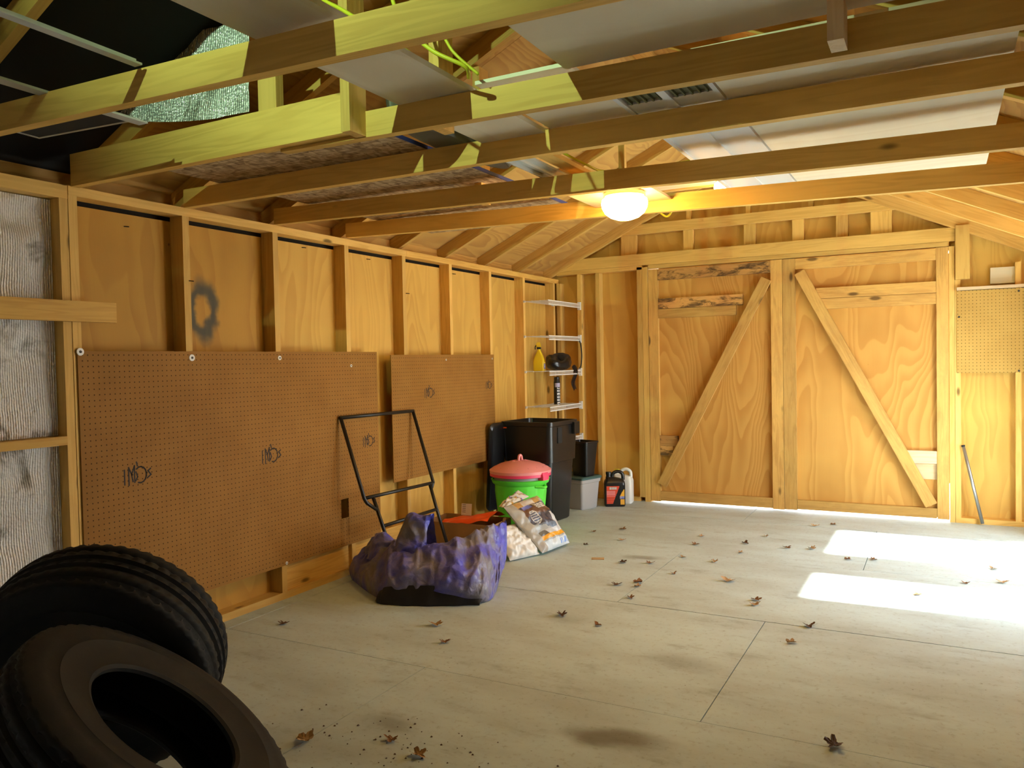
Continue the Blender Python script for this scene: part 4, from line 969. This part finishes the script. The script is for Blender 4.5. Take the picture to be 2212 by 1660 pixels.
link('folded_top', pillow([(0.655, 2.620, 0.330), (0.660, 3.00, 0.345), (0.590, 2.96, 0.395), (0.590, 2.660, 0.325)], 0.03, 26, 10, lambda u, v, s_: (0.62, 0.60, 0.55) if (u * 9 + v * 3) % 3 > 0.7 else ((0.13, 0.15, 0.40) if (u * 9 + v * 3) % 3 > 0.45 else (0.55, 0.33, 0.10)), 0.015, 6), 'print_gloss', t)
o = tag(link('sack', pillow([(0.790, 2.450, 0.01), (0.890, 2.700, 0.01), (0.690, 2.760, 0.20), (0.665, 2.480, 0.21)], 0.10, 34, 34, None, 0.020, 9), 'sack'), 'plain white sack lying under the printed bag', 'sack')

# ------------------------------------------------------------------ leaning pipe, box at the right edge
t = thing('pipe', 'thin grey metal pipe leaning beside the right door jamb', 'pipe', (3.612, 4.925, 0))
link('tube', tube_mesh([(0, 0, 0.013), (-0.128, 0.020, 0.612)], 0.013, 12), 'zinc', t); link('cap', tube_mesh([(-0.127, 0.0198, 0.606), (-0.1295, 0.0202, 0.618)], 0.0135, 12), 'black_matte', t)
t = thing('grey_block', 'small dark grey block on the floor at the right edge', 'block', (3.935, 4.66, 0))
link('body', loft([rrect(0.05, 0.04, 0.008, 0), rrect(0.05, 0.04, 0.008, 0.045), rrect(0.044, 0.034, 0.008, 0.05)], True, True, 'block', True), 'black_matte', t)
tag(bx('cardboard_scrap', 1.248, 1.332, 2.745, 2.795, 0.0, 0.004, 'kraft', None, 'x'), 'flat tan cardboard scrap lying on the floor', 'cardboard').rotation_euler[2] += 0.35

# ------------------------------------------------------------------ tyres
def tyre(label, loc, normal, R, Wd, rim, spin=0.0):
    t = thing('tyre', label, 'tyre', loc, (0, 0, 0), 'old car tyres')
    t.matrix_basis = Matrix.Translation(loc) @ Vector(normal).to_track_quat('Z', 'Y').to_matrix().to_4x4() @ Matrix.Rotation(spin, 4, 'Z')
    n = 168; h = Wd / 2
    side = [(R * 0.955, h * 0.86), (R * 0.90, h * 0.97), (R * 0.84, h), (R * 0.76, h * 0.985), (R * 0.755, h * 1.0), (R * 0.74, h * 0.98), (R * 0.68, h * 0.93), (rim + 0.022, h * 0.84), (rim + 0.012, h * 0.86), (rim + 0.002, h * 0.80), (rim, h * 0.70), (rim + 0.012, h * 0.66), (R * 0.75, h * 0.86), (R * 0.88, h * 0.80), (R * 0.935, h * 0.55), (R * 0.94, 0)]
    for s_ in (1, -1):
        link('sidewall', lathe([(r_, z * s_) for r_, z in side], 84), 'rubber', t)
    tr = [(R * 0.955, -h * 0.86)]; m = 26
    for k in range(m + 1):
        z = -h * 0.84 + 2 * h * 0.84 * k / m; tr.append((R * (1 - 0.028 * abs(z / h / 0.84) ** 3), z))
    tr.append((R * 0.955, h * 0.86))
    grooves = (-0.50, -0.17, 0.17, 0.50)
    def tread(r_, z, a):
        q = z / h
        if abs(q) > 0.85: return 0
        if any(abs(q - g_) < 0.045 for g_ in grooves): return -0.010
        b = int((q + 1) * 3.0); ph = (a * 28 / math.pi + b * 0.37 + q * (2.2 if b % 2 else -2.2)) % 1
        return -0.008 if ph < 0.20 else 0.0
    link('tread', lathe(tr, n, mod=tread), 'rubber', t)
    return t
tyre('worn car tyre standing upright behind the nearer tyre', (0.895, -0.556, 0.385), (0.50, -0.79, -0.34), 0.388, 0.26, 0.170)
tyre('nearest worn car tyre tipped over with its open side up', (1.494, -0.839, 0.352), (0.470, 0.409, 0.783), 0.410, 0.200, 0.212)

# ------------------------------------------------------------------ fallen leaves
def leaf_mesh(seed, lobes):
    rnd = random.Random(seed); n = 40; v = [(0, 0, 0.010)]; ring = []
    for k in range(n):
        a = 2 * math.pi * k / n; r = 0.020 + 0.022 * abs(math.cos(a * lobes / 2)) ** 1.3 * (0.8 + 0.4 * rnd.random())
        x, y = r * math.cos(a) * 1.25, r * math.sin(a) * 0.9
        ring.append((x, y, 0.004 + 0.022 * abs(math.sin(a + seed)) * (r / 0.04) + rnd.uniform(0, 0.006)))
    v += [(x * 0.5, y * 0.5, 0.004 + 0.35 * z) for x, y, z in ring] + ring
    f = [(0, 1 + k, 1 + (k + 1) % n) for k in range(n)] + [(1 + k, 1 + n + k, 1 + n + (k + 1) % n, 1 + (k + 1) % n) for k in range(n)]
    k0 = len(v)
    for (x, y, z) in ((0.03, 0.0015, 0.006), (0.03, -0.0015, 0.006), (0.075, -0.001, 0.014), (0.075, 0.001, 0.014)): v.append((x, y, z))
    f.append((k0, k0 + 1, k0 + 2, k0 + 3))
    return from_py('leaf', v, f)
LM = [leaf_mesh(1, 5), leaf_mesh(2, 7), leaf_mesh(3, 5), leaf_mesh(5, 3)]
spots = [[1.12, 3.71], [1.25, 3.35], [1.06, 3.11], [0.94, 3.54], [1.75, 3.7], [1.78, 3.42], [2.18, 3.89], [2.09, 3.6], [2.38, 3.57], [2.54, 3.61], [2.58, 4.51], [1.8, 3.03], [1.48, 2.73], [1.65, 2.79], [2.02, 3.0], [1.73, 2.33], [1.75, 2.25], [1.63, 2.23], [1.79, 2.02], [2.21, 2.57], [2.43, 2.26], [2.44, 2.17], [1.57, 1.58], [1.8, 1.51], [1.05, 1.17], [1.23, 0.98], [2.71, 1.66], [2.75, 1.93], [3.45, 3.08], [3.64, 3.18], [3.21, 2.72], [1.32, -0.08], [3.0, 0.69], [2.94, 3.45], [1.75, 0.01], [1.86, 2.61], [2.12, 3.31], [0.32, 0.85], [2.79, 3.4], [3.61, 3.50], [1.60, 0.06], [2.46, 4.4]]
lmeshes = {}
for i, (x, y) in enumerate(spots):
    mk = ('leaf1', 'leaf2', 'leaf3', 'leaf1', 'leaf2')[i % 5]; key = (i % 4, mk)
    if key not in lmeshes:
        me = LM[i % 4].copy(); me.materials.clear(); me.materials.append(M_[mk]); lmeshes[key] = me
    s_ = random.uniform(0.42, 0.75) * (1.25 if i in (15, 19, 24, 26, 31, 32) else 1.0)
    o = link('fallen_leaf', lmeshes[key], None, None, (x, y, 0.0), (0, 0, random.uniform(0, 6.28))); o.scale = (s_, s_, s_)
    kind = {'leaf1': 'brown', 'leaf2': 'tan', 'leaf3': 'dark'}[mk]
    zone = ('near the viewer' if y < 0.9 else 'before the tarp' if x < 1.9 and y < 1.7 else 'between the printed bag and the floor seam' if x < 1.4 else 'on the sunlit right side' if x > 2.85 else 'along the seams in mid floor' if y < 2.5 else 'before the right door leaf' if x > 2.13 else 'before the left door leaf')
    tag(o, '%s%s dry leaf on the floor %s' % ('large ' if s_ > 0.7 else 'small ' if s_ < 0.5 else '', kind, zone), 'leaf', 'fallen leaves on the floor')
same = {}
for o in C.objects:
    if o.name.startswith('fallen_leaf'): same.setdefault(o['label'], []).append(o)
for lb, os_ in same.items():
    if len(os_) < 2: continue
    os_.sort(key=lambda o: (o.location - M.translation).dot(cr) / (o.location - M.translation).dot(cf))
    nm = {2: ('left of two', 'right of two'), 3: ('leftmost of three', 'middle of three', 'rightmost of three')}.get(len(os_))
    if nm:
        for o, w in zip(os_, nm): o['label'] = lb + ', ' + w
# grit near the front of the floor
gv = []; gf = []
for k in range(90):
    x, y = random.gauss(1.62, 0.22), random.gauss(0.02, 0.12); r = random.uniform(0.002, 0.006); n0 = len(gv)
    for a in range(4): gv.append((x + r * math.cos(a * 1.57 + k), y + r * math.sin(a * 1.57 + k), 0.0))
    gv.append((x, y, r * 0.9)); gf += [(n0 + a, n0 + (a + 1) % 4, n0 + 4) for a in range(4)]
o = tag(link('grit', from_py('grit', gv, gf), 'leaf3'), 'scattered dark grit on the floor near the viewer', 'grit'); o['kind'] = 'stuff'
